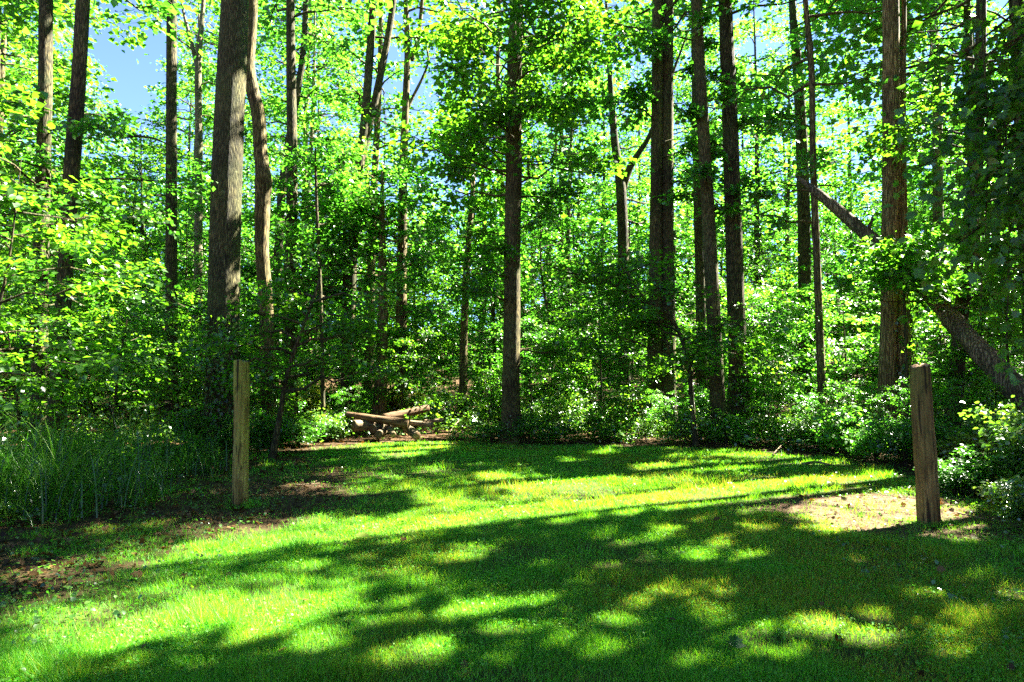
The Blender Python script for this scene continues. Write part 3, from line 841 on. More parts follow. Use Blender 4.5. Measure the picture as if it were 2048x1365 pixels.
tree_px("dark tree forking into two long leaning stems left of centre", [[(748, 0, 15), (742, 80, 16), (730, 240, 18), (718, 340, 20), (706, 480, 22), (700, 620, 24), (694, 800, 26)], [(787, 0, 13), (775, 80, 14), (755, 180, 15), (735, 270, 16), (718, 345, 16)]], 24, 22, M_BARK_DARK,
        [high(14, 21, 12, ln=3.0), dict(z0=5, z1=10, n=10, len=2.2, per=40, size=0.15, sr=0.6)], seed=9, leafmat=M_LEAF_SUN)
tree_px("upright trunk with a steep fork and a bare dead limb, left of the central trunk", [[(812, 0, 10), (815, 100, 12), (812, 200, 15), (807, 330, 17), (804, 500, 20), (802, 650, 22), (800, 810, 24)], [(842, 30, 8), (836, 80, 9), (822, 120, 11)]], 25, 23, M_BARK_BROWN,
        [high(15, 22, 8, ln=2.8), dict(z0=4, z1=10, n=8, len=2.0, per=40, size=0.15, sr=0.6)], seed=10, leafmat=M_LEAF_SUN,
        bare_branches=[([(812, 225, 0), (828, 190, 0.1), (848, 150, 0.1), (857, 120, 0.2), (853, 95, 0.2)], 0.07, 0.03, 25)])
tree_px("short dark trunk standing right behind the log pile", [[(765, 560, 19), (766, 620, 20), (764, 720, 23), (760, 800, 26), (757, 835, 30)]], 23, 9, M_BARK_BROWN,
        [dict(z0=4, z1=9, n=22, len=2.8, per=40, size=0.14, sr=0.7)], seed=11)
tree_px("central tall trunk at the back of the lawn with dark leaf masses on both sides", [[(1034, 0, 27), (1029, 120, 30), (1027, 260, 32), (1028, 330, 34), (1025, 480, 33), (1024, 640, 34), (1022, 780, 36), (1022, 850, 40)]], 20, 24, M_BARK_OLIVE,
        [high(12.5, 23, 26, ln=4.6), dict(z0=7.2, z1=13, n=44, len=3.0, per=44, size=0.17, sr=0.62, taper=0.1, tilt=0.6, flat=0.4),
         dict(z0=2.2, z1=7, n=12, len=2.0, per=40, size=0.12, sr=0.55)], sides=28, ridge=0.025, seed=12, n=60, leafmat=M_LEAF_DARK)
tree_px("thick double-width dark trunk right of centre, two stems pressed together", [[(1315, 0, 22), (1314, 200, 23), (1312, 430, 25), (1310, 640, 28), (1308, 800, 32)], [(1336, 0, 22), (1335, 200, 24), (1334, 430, 26), (1336, 640, 30), (1336, 820, 34)]], 21.5, 24, M_BARK_OLIVE,
        [high(12.5, 23, 22, ln=4.6), dict(z0=8, z1=12.5, n=8, len=1.8, per=36, size=0.15, sr=0.6)], sides=18, seed=13, n=46)
tree_px("slender grey trunk leaning left with height, front of the pair right of centre", [[(1393, 0, 22), (1400, 150, 24), (1409, 300, 25), (1417, 450, 27), (1426, 620, 28), (1433, 760, 29), (1437, 832, 32)]], 19.5, 23, M_BARK_OLIVE,
        [high(12.3, 22, 18, ln=4.2), dict(z0=6, z1=12, n=8, len=1.1, per=26, size=0.14, sr=0.4)], sides=20, seed=14, n=46)
tree_px("darker stout trunk just right of the slender left-leaning one", [[(1450, 0, 27), (1456, 150, 30), (1462, 300, 31), (1467, 450, 33), (1472, 620, 34), (1476, 740, 37), (1477, 800, 42)]], 20.5, 25, M_BARK_DARK,
        [high(12.8, 24, 24, ln=4.8), dict(z0=6, z1=12.5, n=10, len=1.2, per=26, size=0.14, sr=0.4)], sides=24, seed=15, n=46)
tree_px("dark trunk half hidden behind the slender left-leaning one", [[(1392, 250, 17), (1396, 400, 19), (1400, 560, 20), (1405, 800, 22)]], 26, 20, M_BARK_DARK,
        [high(9, 19, 16, ln=3.4)], seed=16)
tree_px("mid-distance trunk seen only in its upper half, left of the thin sinuous trunk", [[(1588, 60, 16), (1596, 150, 20), (1604, 300, 23), (1608, 460, 24), (1612, 800, 26)]], 27, 23, M_BARK_DARK,
        [high(9, 22, 22, ln=3.4)], seed=17, leafmat=M_LEAF_SUN)
tree_px("thin sinuous dark trunk crossing the raised tip of the leaning dead log", [[(1612, 20, 11), (1620, 100, 13), (1624, 180, 12), (1626, 330, 13), (1632, 480, 14), (1638, 640, 15), (1645, 815, 17)]], 18.6, 19, M_BARK_BROWN,
        [high(9.5, 18, 14, ln=3.4), dict(z0=6, z1=9.5, n=6, len=1.6, per=30, size=0.14, sr=0.5)], sides=12, seed=18, n=40)
tree_px("big twin-stemmed trunk with torn bark behind the right post", [[(1781, 0, 31), (1782, 200, 33), (1783, 330, 34), (1780, 480, 32), (1777, 640, 30), (1774, 780, 34), (1772, 870, 40)],
        [(1808, 0, 9), (1805, 120, 13), (1799, 260, 24), (1797, 400, 32), (1800, 560, 34), (1802, 700, 36), (1800, 870, 42)]], 17.2, 25, M_BARK_WARM,
        [high(11.8, 24, 26, ln=5.2)], sides=30, ridge=0.02, seed=19, n=60)
tree_px("dark trunk deep inside the shaded foliage at the right edge", [[(1960, 150, 22), (1952, 300, 24), (1940, 450, 25), (1925, 600, 26), (1912, 760, 28)]], 16, 19, M_BARK_DARK,
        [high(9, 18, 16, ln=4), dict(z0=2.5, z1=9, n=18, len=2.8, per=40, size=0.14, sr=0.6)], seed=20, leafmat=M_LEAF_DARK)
tree_px("dark tree splitting into a wide fork between central trunk and double trunk", [[(1222, 190, 12), (1230, 290, 16), (1240, 360, 20), (1244, 430, 22), (1248, 600, 23), (1250, 800, 25)], [(1300, 270, 9), (1275, 310, 12), (1258, 340, 15), (1244, 385, 16)]], 27, 19, M_BARK_DARK,
        [high(8, 18, 18, ln=3.4)], seed=21, leafmat=M_LEAF_SUN)
tree_px("pale smooth forked limb tree high beside the twin-stemmed trunk", [[(1845, 0, 12), (1858, 35, 13), (1870, 90, 16), (1874, 200, 18), (1876, 480, 20), (1880, 780, 22)], [(1862, 0, 13), (1868, 40, 12), (1871, 80, 12)]], 26, 20, M_BARK_PALE,
        [high(11, 19, 16, ln=3.6)], seed=22, leafmat=M_LEAF_SUN)
tree_px("thin trunk in mid woods half way between forked tree and central trunk", [[(944, 400, 10), (938, 470, 12), (932, 560, 14), (928, 660, 15), (926, 800, 17)]], 26, 13, M_BARK_BROWN,
        [dict(z0=5, z1=12.5, n=26, len=2.6, per=36, size=0.17, sr=0.7)], seed=23, leafmat=M_LEAF_SUN)
tree_px("dark leaning small tree in deep shade behind the left post", [[(640, 560, 5), (612, 640, 6), (590, 700, 8), (572, 760, 9), (560, 830, 11)]], 15.5, 4.0, M_BARK_DARK,
        [dict(z0=1.4, z1=3.7, n=18, len=1.9, per=32, size=0.10, sr=0.5, taper=0.3)], seed=24, sides=8, leafmat=M_LEAF_DARK)
tree_px("slim sapling with many thin upright branches left of the log pile", [[(688, 330, 5), (688, 420, 7), (690, 500, 8), (688, 620, 9), (686, 800, 10)], [(676, 290, 4), (684, 380, 5), (689, 430, 5)]], 23, 10, M_BARK_DARK,
        [dict(z0=3, z1=9.8, n=20, len=1.8, per=34, size=0.14, sr=0.6, rise=0.7)], seed=25, sides=6, leafmat=M_LEAF_SUN)
tree_px("thin leafless-stemmed sapling beside the dark leafy trunk on the left", [[(631, 330, 5), (634, 420, 6), (637, 480, 7), (642, 620, 8), (646, 800, 9)]], 21, 9.5, M_BARK_DARK,
        [dict(z0=3, z1=9.2, n=14, len=1.6, per=34, size=0.13, sr=0.5)], seed=26, sides=6)
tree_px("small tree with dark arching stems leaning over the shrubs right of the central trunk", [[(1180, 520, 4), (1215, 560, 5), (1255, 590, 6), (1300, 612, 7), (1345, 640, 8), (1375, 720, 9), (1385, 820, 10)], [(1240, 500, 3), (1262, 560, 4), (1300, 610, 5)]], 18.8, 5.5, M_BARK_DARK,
        [dict(z0=1.8, z1=5.0, n=30, len=2.6, per=44, size=0.11, sr=0.6, taper=0.1)], seed=27, sides=8, leafmat=M_LEAF_DARK)

tree_px("sunlit pale-leaved sapling whose top spreads in front of the twin-stemmed trunk", [[(1800, 505, 4), (1806, 560, 5), (1812, 700, 6), (1815, 880, 7)]], 15.6, 5.0, M_BARK_DARK,
        [dict(z0=3.7, z1=4.9, n=12, len=1.15, per=34, size=0.13, sr=0.42, taper=0.2, r=.012)], seed=28, sides=6, leafmat=M_LEAF_SUN, name="sapling", cat="sapling")

# ------------------------------------------------------------------ trees just outside the frame whose crowns shade the clearing
def canopy_tree(x, y, H, label, crown, bark=M_BARK_DARK, r=0.2, seed=0, leafmat=None, group="tall trees standing beyond the edges of the picture"):
    rng = np.random.default_rng(500 + seed)
    zg = float(ground_z(np.array([x]), np.array([y]))[0])
    pts = np.array([[x, y, zg - 0.15], [x + rng.normal(0, .1), y + rng.normal(0, .1), zg + H * .35], [x + rng.normal(0, .3), y + rng.normal(0, .3), zg + H * .7], [x + rng.normal(0, .5), y + rng.normal(0, .5), zg + H]])
    P = catmull(pts, 24); R = np.interp(np.linspace(0, 1, 24), [0, .6, 1], [r, r * .6, r * .12]) * (1 + 0.35 * np.exp(-(P[:, 2] - zg) / 0.5))
    wood = Wood(); wood.tube(P, R, 12, 0.025, seed)
    fn = lambda z: np.array([np.interp(z, P[:, 2], P[:, 0]), np.interp(z, P[:, 2], P[:, 1]), z])
    A_ = []
    for c in crown:
        Cn, Rr, D = grow_limbs(wood, fn, zg + c['z0'], zg + c['z1'], c['n'], c['len'], rng, rise=c.get('rise', .3), r=c.get('r', .045), sub=c.get('sub', 4), spray_r=c.get('sr', .9), taper=c.get('taper', .3), az=c.get('az'))
        A_.append(spray_leaves(Cn, Rr, D, c.get('per', 26), c.get('size', .22), rng, flat=.3, tilt=.45))
    P_, AA, NN, SS = [np.concatenate(q) for q in zip(*A_)]
    k = canopy_gaps(P_)
    org = np.array([x, y, zg])
    root = link("tree", None, loc=org, label=label, category="tree", group=group)
    V, T = wood.arrays(); link("trunk", tri_mesh("trunk", V - org, T, bark, True), root)
    V, T = leaves_arrays(P_[k], AA[k], NN[k], SS[k], .85); link("crown", tri_mesh("crown", V - org, T, leafmat or M_LEAF_MID), root)
    return root


SHADE = [(9.6, 5.0, 17), (12.5, 8.2, 21), (10.8, 11.4, 20), (15.8, 11.5, 22), (13.6, 15.8, 22), (18.5, 16.0, 23), (9.4, 1.2, 18), (13.2, 3.6, 22),
         (17.0, 6.8, 23), (11.2, 14.5, 24), (14.8, 16.2, 24), (16.5, 24.0, 23), (19.5, 20.5, 23), (15.6, 20.5, 22), (22.0, 12.0, 24)]
for k, (x, y, H) in enumerate(SHADE):
    canopy_tree(x, y, H, "tall leafy tree beyond the right side of the lawn, its crown shading the grass",
                [dict(z0=5.0, z1=H - 0.5, n=40, len=5.2, per=25, size=.23, sr=1.05)], seed=k, leafmat=M_LEAF_MID if k % 2 else M_LEAF_DARK)

for k, (x, y, H) in enumerate([(-14.8, 15.0, 18), (-16, 21, 18)]):
    canopy_tree(x, y, H, "dense leafy tree beyond the left side of the tall grass, %s" % ["branches reaching into view", "farther back"][k],
                [dict(z0=1.8, z1=8, n=24, len=4.0, per=26, size=.12, sr=.55, az=[-.2, .4, -0.9, 2.5], rise=.15), dict(z0=6, z1=H - .5, n=24, len=3.6, per=26, size=.2, sr=.9)], seed=40 + k,
                leafmat=M_LEAF_DARK, group="leafy trees left of the tall grass", r=.22)


# ------------------------------------------------------------------ the near tree whose leafy branches hang in at the upper right
def overhang():
    rng = np.random.default_rng(77)
    org = np.array([8.3, 8.6, 0.0])
    org[2] = float(ground_z(org[:1], org[1:2])[0])
    wood = Wood()
    P = catmull([org + [0, 0, -.15], org + [.05, 0, 2.5], org + [-.1, -.1, 5], org + [-.2, -.1, 8.5], org + [0, 0, 12]], 20)
    wood.tube(P, np.linspace(.17, .03, 20) * (1 + .4 * np.exp(-np.linspace(0, 12, 20) / .4)), 12, .03, 3)
    root = link("tree", None, loc=org, label="near right-edge tree with big dark leaves drooping into the upper right corner", category="tree")
    Cn, R, D = [], [], []
    ends = [(1850, 330, 8.0), (1880, 250, 8.4), (1890, 420, 8.0), (1930, 130, 8.4), (1900, 500, 8.2), (1960, 330, 7.6), (1985, 480, 7.4), (1990, 210, 7.6), (2010, 60, 8.2), 
            (2040, 400, 7.4), (2040, 560, 7.6), (2060, 140, 7.4), (2060, 660, 7.8), (1985, 40, 8.8), (1870, 160, 8.8), (1930, 260, 8.2), (2030, 300, 7.4), (2000, 420, 7.8), (1975, 280, 8.0), (2030, 180, 8.0), (1935, 350, 8.4), (1905, 210, 8.8), (1990, 120, 8.4), (2040, 520, 8.0), (1960, 450, 8.6)]
    for px, py, Yy in ends:
        e = at(px, py, Yy)
        z0 = min(e[2] + rng.uniform(.3, 1.4), 8.5)
        b = np.array([org[0] - .1, org[1] - .05, z0])
        mid = (b + e) / 2 + np.array([0, 0, .35])
        Q = catmull([b, mid, e], 9)
        wood.tube(Q, np.linspace(.035, .006, 9), 5, cap=False)
        d = e - b; d[2] = 0
        for i in range(3, 9):
            for j in range(2):
                an = math.atan2(d[1], d[0]) + rng.normal(0, .9)
                dd = np.array([math.cos(an), math.sin(an), -.35])
                c = Q[i] + dd * rng.uniform(.1, .4)
                wood.tube([Q[i], c], [.006, .003], 3, cap=False)
                Cn.append(c); R.append(rng.uniform(.25, .42)); D.append(dd)
    # hanging vine stems
    for px, y0, y1, Yy in [(1957, 150, 640, 8.6), (1965, 60, 520, 8.2), (2008, 200, 700, 8.0)]:
        a, b = at(px, y0, Yy), at(px + 4, y1, Yy)
        Q = catmull([a, (a + b) / 2 + [.05, 0, 0], b], 10)
        wood.tube(Q, np.full(10, .009), 5, cap=False)
        for i in range(1, 10):
            Cn.append(Q[i]); R.append(.25); D.append(np.array([rng.normal(), rng.normal(), -.6]))
    V, T = wood.arrays(); link("trunk", tri_mesh("trunk", V - org, T, M_BARK_DARK, True), root)
    Pp, A, N, S = spray_leaves(Cn, R, D, 15, .10, rng, flat=.5, tilt=.6, droop=.5)
    A[:, 2] -= .45
    k = canopy_gaps(Pp); Pp, A, N, S = Pp[k], A[k], N[k], S[k]
    # crown leaves higher up, above the frame
    fn = lambda z: np.array([np.interp(z, P[:, 2], P[:, 0]), np.interp(z, P[:, 2], P[:, 1]), z])
    w2 = Wood(); C2, R2, D2 = grow_limbs(w2, fn, 6.5, 11.8, 16, 2.6, rng, r=.03, spray_r=.6)
    V, T = w2.arrays(); link("branches", tri_mesh("branches", V - org, T, M_BARK_DARK, True), root)
    p2, a2, n2, s2 = spray_leaves(C2, R2, D2, 34, .14, rng, flat=.3)
    k2 = canopy_gaps(p2)
    # the leaves that show largest are objects of their own
    dist = np.linalg.norm(Pp - np.array([0, 0, CAMH]), axis=1)
    px, py = proj(Pp[:, 0], Pp[:, 1], Pp[:, 2])
    vis = (px < 2048) & (py > 0)
    order = np.argsort(np.where(vis, dist, 99))[:160]
    rest = np.ones(len(Pp), bool); rest[order] = False
    V1, T1 = leaves_arrays(Pp[rest] - org, A[rest], N[rest], S[rest], .95, 'maple')
    V2, T2 = leaves_arrays(p2[k2] - org, a2[k2], n2[k2], s2[k2], .85, 'fold')
    link("crown", tri_mesh("crown", np.concatenate([V1, V2]), np.concatenate([T1, T2 + len(V1)]), M_LEAF_DARK), root, kind="stuff")
    for i in order:
        v, t = leaves_arrays(Pp[i:i + 1] - Pp[i], A[i:i + 1], N[i:i + 1], S[i:i + 1], .95, 'maple')
        link("leaf", tri_mesh("leaf", v, t, M_LEAF_DARK), root, loc=Pp[i] - org)


overhang()


# ------------------------------------------------------------------ prototypes and their copies
def proto(name, H, r, zones, leafmat, bark, seed, lean=0.0, stems=1, shape='fold', ratio=.85, flat=.22, tilt=.4):
    rng = np.random.default_rng(seed)
    wood = Wood(); A_ = []
    for s in range(stems):
        a = rng.uniform(0, 6.28); ln = (lean if stems == 1 else rng.uniform(.3, 1) * lean) * H
        h = H * (1 if s == 0 else rng.uniform(.6, .95))
        dx, dy = math.cos(a + 2.4 * s) * ln, math.sin(a + 2.4 * s) * ln
        P = catmull([[0, 0, -.2], [dx * .2 + rng.normal(0, .01 * H), dy * .2 + rng.normal(0, .01 * H), h * .33], [dx * .55 + rng.normal(0, .015 * H), dy * .55, h * .66], [dx, dy, h]], 14)
        wood.tube(P, np.interp(np.linspace(0, 1, 14), [0, .5, 1], [r, r * .65, r * .1]) * (1 + .3 * np.exp(-np.maximum(P[:, 2], 0) / .3)), 9 if r > .05 else 5, .03, seed)
        fn = lambda z, P=P: np.array([np.interp(z, P[:, 2], P[:, 0]), np.interp(z, P[:, 2], P[:, 1]), z])
        for c in zones:
            Cn, R, D = grow_limbs(wood, fn, c['z0'] * h, c['z1'] * h, c['n'], c['len'], rng, world_space=False, rise=c.get('rise', .3), r=c.get('r', r * .35), sub=c.get('sub', 3), spray_r=c['sr'], taper=c.get('taper', .5))
            A_.append(spray_leaves(Cn, R, D, c['per'], c['size'], rng, flat=c.get('flat', flat), tilt=c.get('tilt', tilt), droop=c.get('droop', .25)))
    P_, AA, NN, SS = [np.concatenate(q) for q in zip(*A_)]
    k = P_[:, 2] > 0.02
    V, T = wood.arrays(); wm = tri_mesh("trunk", V, T, bark, True)
    V, T = leaves_arrays(P_[k], AA[k], NN[k], SS[k], ratio, shape); lm = tri_mesh("crown", V, T, leafmat)
    return dict(name=name, wood=wm, leaf=lm, parts=("stem", "foliage") if name in ("shrub",) else ("trunk", "crown"))


def place(p, x, y, rz, s, label, cat, group=None, sz=None, dz=0.0):
    z = float(ground_z(np.array([x]), np.array([y]))[0]) + dz
    root = link(p['name'], None, loc=(x, y, z), rot=(0, 0, rz), label=label, category=cat, group=group)
    root.scale = (s, s, sz or s)
    link(p['parts'][0], p['wood'], root); link(p['parts'][1], p['leaf'], root)
    return root


TALL = [proto("tree", 23, .2, [dict(z0=.2, z1=.97, n=42, len=3.6, per=21, size=.165, sr=.72, taper=.45, r=.06)], [M_LEAF_SUN, M_LEAF_MID, M_LEAF_SUN][k], [M_BARK_DARK, M_BARK_BROWN, M_BARK_PALE][k], 200 + k) for k in range(3)]
MID = [proto("tree", 11, .1, [dict(z0=.12, z1=.97, n=40, len=3.0, per=22, size=.13, sr=.58, taper=.5, r=.04)], [M_LEAF_SUN, M_LEAF_DARK, M_LEAF_MID][k], M_BARK_DARK, 220 + k, lean=.05) for k in range(3)]  # the dark-leaved variant puts shaded pockets into the leaf colour
UND = [proto("small_tree", 5.5, .05, [dict(z0=.2, z1=.97, n=28, len=2.2, per=26, size=.115, sr=.55, taper=.35, r=.022, rise=.22, flat=.14)], [M_LEAF_MID, M_LEAF_SUN, M_LEAF_DARK, M_LEAF_DARK][k], M_BARK_DARK, 240 + k, lean=.12, flat=.14, tilt=.33) for k in range(4)]  # dark leaf colour here also stands in for shaded pockets
SHR = [proto("shrub", 1.25, .014, [dict(z0=.15, z1=1.0, n=9, len=.55, per=16, size=[.065, .055, .08][k], sr=.2, taper=.3, r=.006, sub=2, rise=.5)], [M_LEAF_LOW, M_LEAF_MID, M_LEAF_YEL][k], M_BARK_DARK, 260 + k, lean=.45, stems=7, flat=.4, tilt=.55, shape='oval', ratio=.95) for k in range(3)]
SHR += [proto("shrub", [1.2, .8, 1.0][k], .012, [dict(z0=.1, z1=1.0, n=7, len=.75, per=[9, 12, 8][k], size=[.075, .06, .09][k], sr=.27, taper=.4, r=.006, sub=2, rise=.5)], [M_LEAF_LOW, M_LEAF_MID, M_LEAF_SUN][k], M_BARK_DARK, 280 + k, lean=.3, stems=5, flat=.3, tilt=.5, shape="oval", ratio=.8) for k in range(3)]

rr = random.Random(5)
MARKS = [(-1e9, "the left photo edge"), (80, "the leftmost dark trunk"), (140, "the leaning dark trunk"), (343, "the straight grey trunk"), (450, "the massive trunk"), (525, "the crooked brown trunk"),
         (583, "the dark leafy trunk"), (705, "the two-stemmed leaning tree"), (803, "the steep-forked trunk"), (930, "the thin mid trunk"), (1025, "the central trunk"), (1245, "the wide-forked tree"),
         (1322, "the double trunk"), (1420, "the slender leaning trunk"), (1468, "the stout dark trunk"), (1632, "the sinuous trunk"), (1790, "the twin-stemmed trunk"), (1940, "the right-edge dark trunk"), (1e9, "the right photo edge")]
RANK = ["nearest", "second", "third", "fourth", "fifth", "sixth", "seventh", "eighth", "ninth", "tenth", "eleventh", "twelfth"]
# places to be sunlit: background trees that would block the sun are left out
OPEN = [np.array(c) for c, r in SPOTS] + [np.array(q) for q in ((-3.4, 20.4, .4), (-2.2, 20.9, .4), (6.0, 17.5, .7), (7.3, 16.2, .7), (8.3, 15.6, .7), (9.4, 16.8, 3.9), (-9.0, 17.5, 2.5), (-7.2, 19.5, 2.0), (-11, 18.5, 3.0), (4.2, 19.5, .6))]


def blocks(x, y, H, rad, lo=.2):
    for q in OPEN:
        for t in np.linspace(0, 34, 35):
            p = q + SV * t
            if lo * H < p[2] < H and math.hypot(p[0] - x, p[1] - y) < rad:
                return True
    return False


JOBS = {"TALL": [], "MID": [], "UND": []}


def want(kind, px, y, s):
    x = (px - CX) / F * y
    H, rad = {"TALL": (23, 2.6), "MID": (11, 2.3), "UND": (5.5, 1.6)}[kind]
    if blocks(x, y, H * s, rad * s):
        return
    JOBS[kind].append((px, x, y, s))


for row, (Yr, n) in enumerate([(29, 12), (33, 13), (38, 15), (44, 18), (52, 22)]):
    for k in range(n):
        px = -120 + (k + rr.uniform(.15, .85)) * 2300 / n
        y = Yr + rr.uniform(-2.5, 2.5)
        gap = any(a < px < b for a, b in ((180, 350), (400, 440), (640, 720), (790, 890)))
        if gap and row < 4:
            want("MID", px, y, rr.uniform(.85, 1.15))
        else:
            want("TALL", px, y, rr.uniform(.48, .64) if gap else rr.uniform(.9, 1.2))
for Yr, n in [(25, 10), (29, 11), (34, 12), (41, 14)]:
    for k in range(n):
        want("MID", -80 + (k + rr.uniform(.1, .9)) * 2220 / n, Yr + rr.uniform(-2, 2), rr.uniform(.7, 1.05))
for Yr, n in [(22.3, 13), (25, 14), (29, 15), (34, 14), (41, 10)]:
    for k in range(n):
        want("UND", -60 + (k + rr.uniform(.1, .9)) * 2180 / n, Yr + rr.uniform(-1.3, 1.3), rr.uniform(.65, 1.05))
for kind, word, cat, grp, pr in (("TALL", "tall background tree", "tree", "tall trees of the woods behind", TALL), ("MID", "mid-height background tree", "tree", "mid-height trees of the woods behind", MID),
                                 ("UND", "low layered tree", "small tree", "understory trees between the trunks", UND)):
    seen = {}
    for px, x, y, s in sorted(JOBS[kind], key=lambda q: q[2]):
        i = sum(px >= m for m, _ in MARKS) - 1
        r = seen.get(i, 0); seen[i] = r + 1
        lab = "%s %s between %s and %s" % (RANK[min(r, 11)], word, MARKS[i][1], MARKS[i + 1][1])
        place(rr.choice(pr), x, y, rr.uniform(0, 6.28), s, lab, cat, grp)

# small trees one can single out round the clearing
NEAR = [(50, 14.0, 3, .7, "dark layered small tree rising behind the tall grass at the left edge"),
        (235, 16.5, 2, .75, "layered small tree with sunlit tops behind the middle of the tall grass"),
        (330, 20.0, 1, .65, "bright small tree between the tall grass and the massive ridged trunk"),
        (560, 18.2, 3, .5, "low dark tree filling the shade right of the left post"),
        (975, 21.3, 3, .42, "multi-stemmed small tree at the left foot of the central trunk"),
        (1065, 22.0, 0, .7, "small tree in front of the sunny slope right of the central trunk"),
        (1200, 21.5, 3, .85, "dark spreading small tree between central trunk and double trunk"),
        (1265, 20.4, 0, .45, "low bright sapling with pale stem left of the double trunk"),
        (1530, 20.5, 0, .75, "dense small tree between the stout dark trunk and the sinuous one"),
        (1590, 22.0, 1, .85, "bright layered small tree under the tip of the leaning dead log"),
        (1700, 19.5, 1, .8, "sunny small tree left of the twin-stemmed trunk"),
        (1900, 15.6, 0, .42, "small tree with layered leaves right behind the right post"),
        (2010, 15.5, 3, .8, "dark small tree at the right edge under the leaning dead log"),
        (1860, 19.5, 1, .9, "pale green small tree between the twin-stemmed trunk and the leaning log"),
        (-40, 11.0, 3, .95, "dark small tree at the far left edge overhanging the tall grass")]
for px, y, k, s, lab in NEAR:
    place(UND[k], (px - CX) / F * y, y, rr.uniform(0, 6.28), s, lab, "small tree")

# shrubs along the edge of the lawn
SHRUBS = [(665, 20.4, 0, .8, "bright shrub at the left end of the log pile"),
          (600, 18.6, 1, 1.0, "dark shrub to the right of the left post, at the back of the lawn"),
          (545, 16.6, 1, .9, "dark low shrub close behind the left post"),
          (915, 21.0, 0, .55, "sunlit weedy shrub at the right end of the log pile"),
          (985, 19.75, 4, 1.05, "dark shrub hiding the foot of the central trunk on its left"),
          (1058, 19.65, 4, 1.0, "dark shrub hiding the foot of the central trunk on its right"),
          (1130, 19.9, 1, .8, "low shaded shrub between the central trunk and the arching small tree"),
          (1215, 19.5, 0, .8, "leafy shrub in front of the pale-stemmed sapling"),
          (1290, 19.3, 1, .85, "low dark shrub in front of the double trunk"),
          (1365, 19.0, 0, .95, "shrub at the left foot of the slender left-leaning trunk"),
          (1450, 18.4, 0, .85, "bright shrub at the foot of the slender left-leaning trunk"),
          (1505, 19.2, 0, 1.15, "tall bright shrub at the foot of the stout dark trunk"),
          (1570, 17.8, 1, .9, "shrub left of the foot of the thin sinuous trunk"),
          (1635, 16.9, 0, 1.0, "sunlit shrub below the thin sinuous trunk"),
          (1690, 15.9, 0, 1.0, "sunlit shrub between sinuous trunk and twin-stemmed trunk"),
          (1745, 15.0, 1, 1.0, "dark-bottomed shrub left in front of the twin-stemmed trunk"),
          (1805, 14.2, 0, .95, "shrub directly left of the right post"),
          (1880, 13.4, 1, .95, "dark shrub directly behind the right post"),
          (1935, 12.4, 2, .75, "pale yellow-green shrub behind and right of the right post"),
          (1900, 10.4, 1, .6, "low green shrub at the right of the right post"),
          (1985, 10.2, 1, .9, "shrub at the right edge beyond the bare soil"),
          (2035, 8.6, 2, .55, "yellowish leafy shrub at the right edge of the photo"),
          (2050, 7.6, 0, .55, "low bright shrub at the right edge beside the bare soil"),
          (2075, 9.8, 0, 1.0, "tall green shrub cut by the right edge of the photo"),
          (395, 17.2, 1, .9, "shrub behind the right end of the tall grass, left of the massive trunk"),
          (470, 16.9, 1, .8, "dark shrub at the foot of the massive ridged trunk")]
for px, y, k, s, lab in SHRUBS:
    back = 900 < px < 1850 and abs(px - 1022) > 45
    if back and rr.random() < .6:
        k = rr.choice([3, 4, 5])
    y = y + (rr.uniform(-.3, .9) if back else 0)
    s = s * (rr.uniform(.65, 1.25) if back else 1)
    place(SHR[k], (px - CX) / F * y, y, rr.uniform(0, 6.28), s, lab, "shrub", sz=s * rr.uniform(.55, 1.05))
YOUNG = [(1110, 20.6, 1, .3, "knee-high bright sapling just right of the central trunk's shrubs"), (1175, 20.4, 0, .42, "thin young tree left of the arching small tree"),
         (1335, 19.6, 1, .34, "young tree sprouting before the double trunk"), (1400, 19.6, 0, .3, "small sprout left beside the slender leaning trunk"),
         (1545, 18.9, 1, .44, "bright young tree between stout trunk and sinuous trunk"), (1610, 17.6, 0, .33, "young sprout left of the sinuous trunk's foot"),
         (1670, 17.2, 1, .4, "airy young tree right of the sinuous trunk"), (1735, 16.4, 1, .36, "airy young tree left of the twin-stemmed trunk's foot"),
         (1840, 15.2, 0, .4, "leafy young tree between the twin-stemmed trunk and the right post"), (1930, 13.6, 1, .4, "thin young tree rising behind the right-hand shrubs"),
         (520, 17.8, 3, .4, "dark young tree between the massive trunk and the left post"), (700, 21.5, 1, .36, "sunlit young tree behind the left end of the log pile")]
for px, y, k, s, lab in YOUNG:
    place(UND[k], (px - CX) / F * y, y, rr.uniform(0, 6.28), s * .78, lab, "sapling")
low = []
for k in range(46):
    px = rr.uniform(-60, 2100); y = rr.uniform(20.5, 29)
    x = (px - CX) / F * y
    if sdist(np.array([x]), np.array([y]), CLEAR)[0] > -.6:
        y += 1.5
    if 680 < px < 960 and y < 24:
        continue
    low.append((y, px, (px - CX) / F * y))
seen = {}
for y, px, x in sorted(low):
    i = sum(px >= m for m, _ in MARKS) - 1
    r = seen.get(i, 0); seen[i] = r + 1
    place(rr.choice(SHR), x, y, rr.uniform(0, 6.28), rr.uniform(.6, 1.4), "%s woodland floor shrub between %s and %s" % (RANK[min(r, 11)], MARKS[i][1], MARKS[i + 1][1]), "shrub", "low shrubs of the woodland floor")


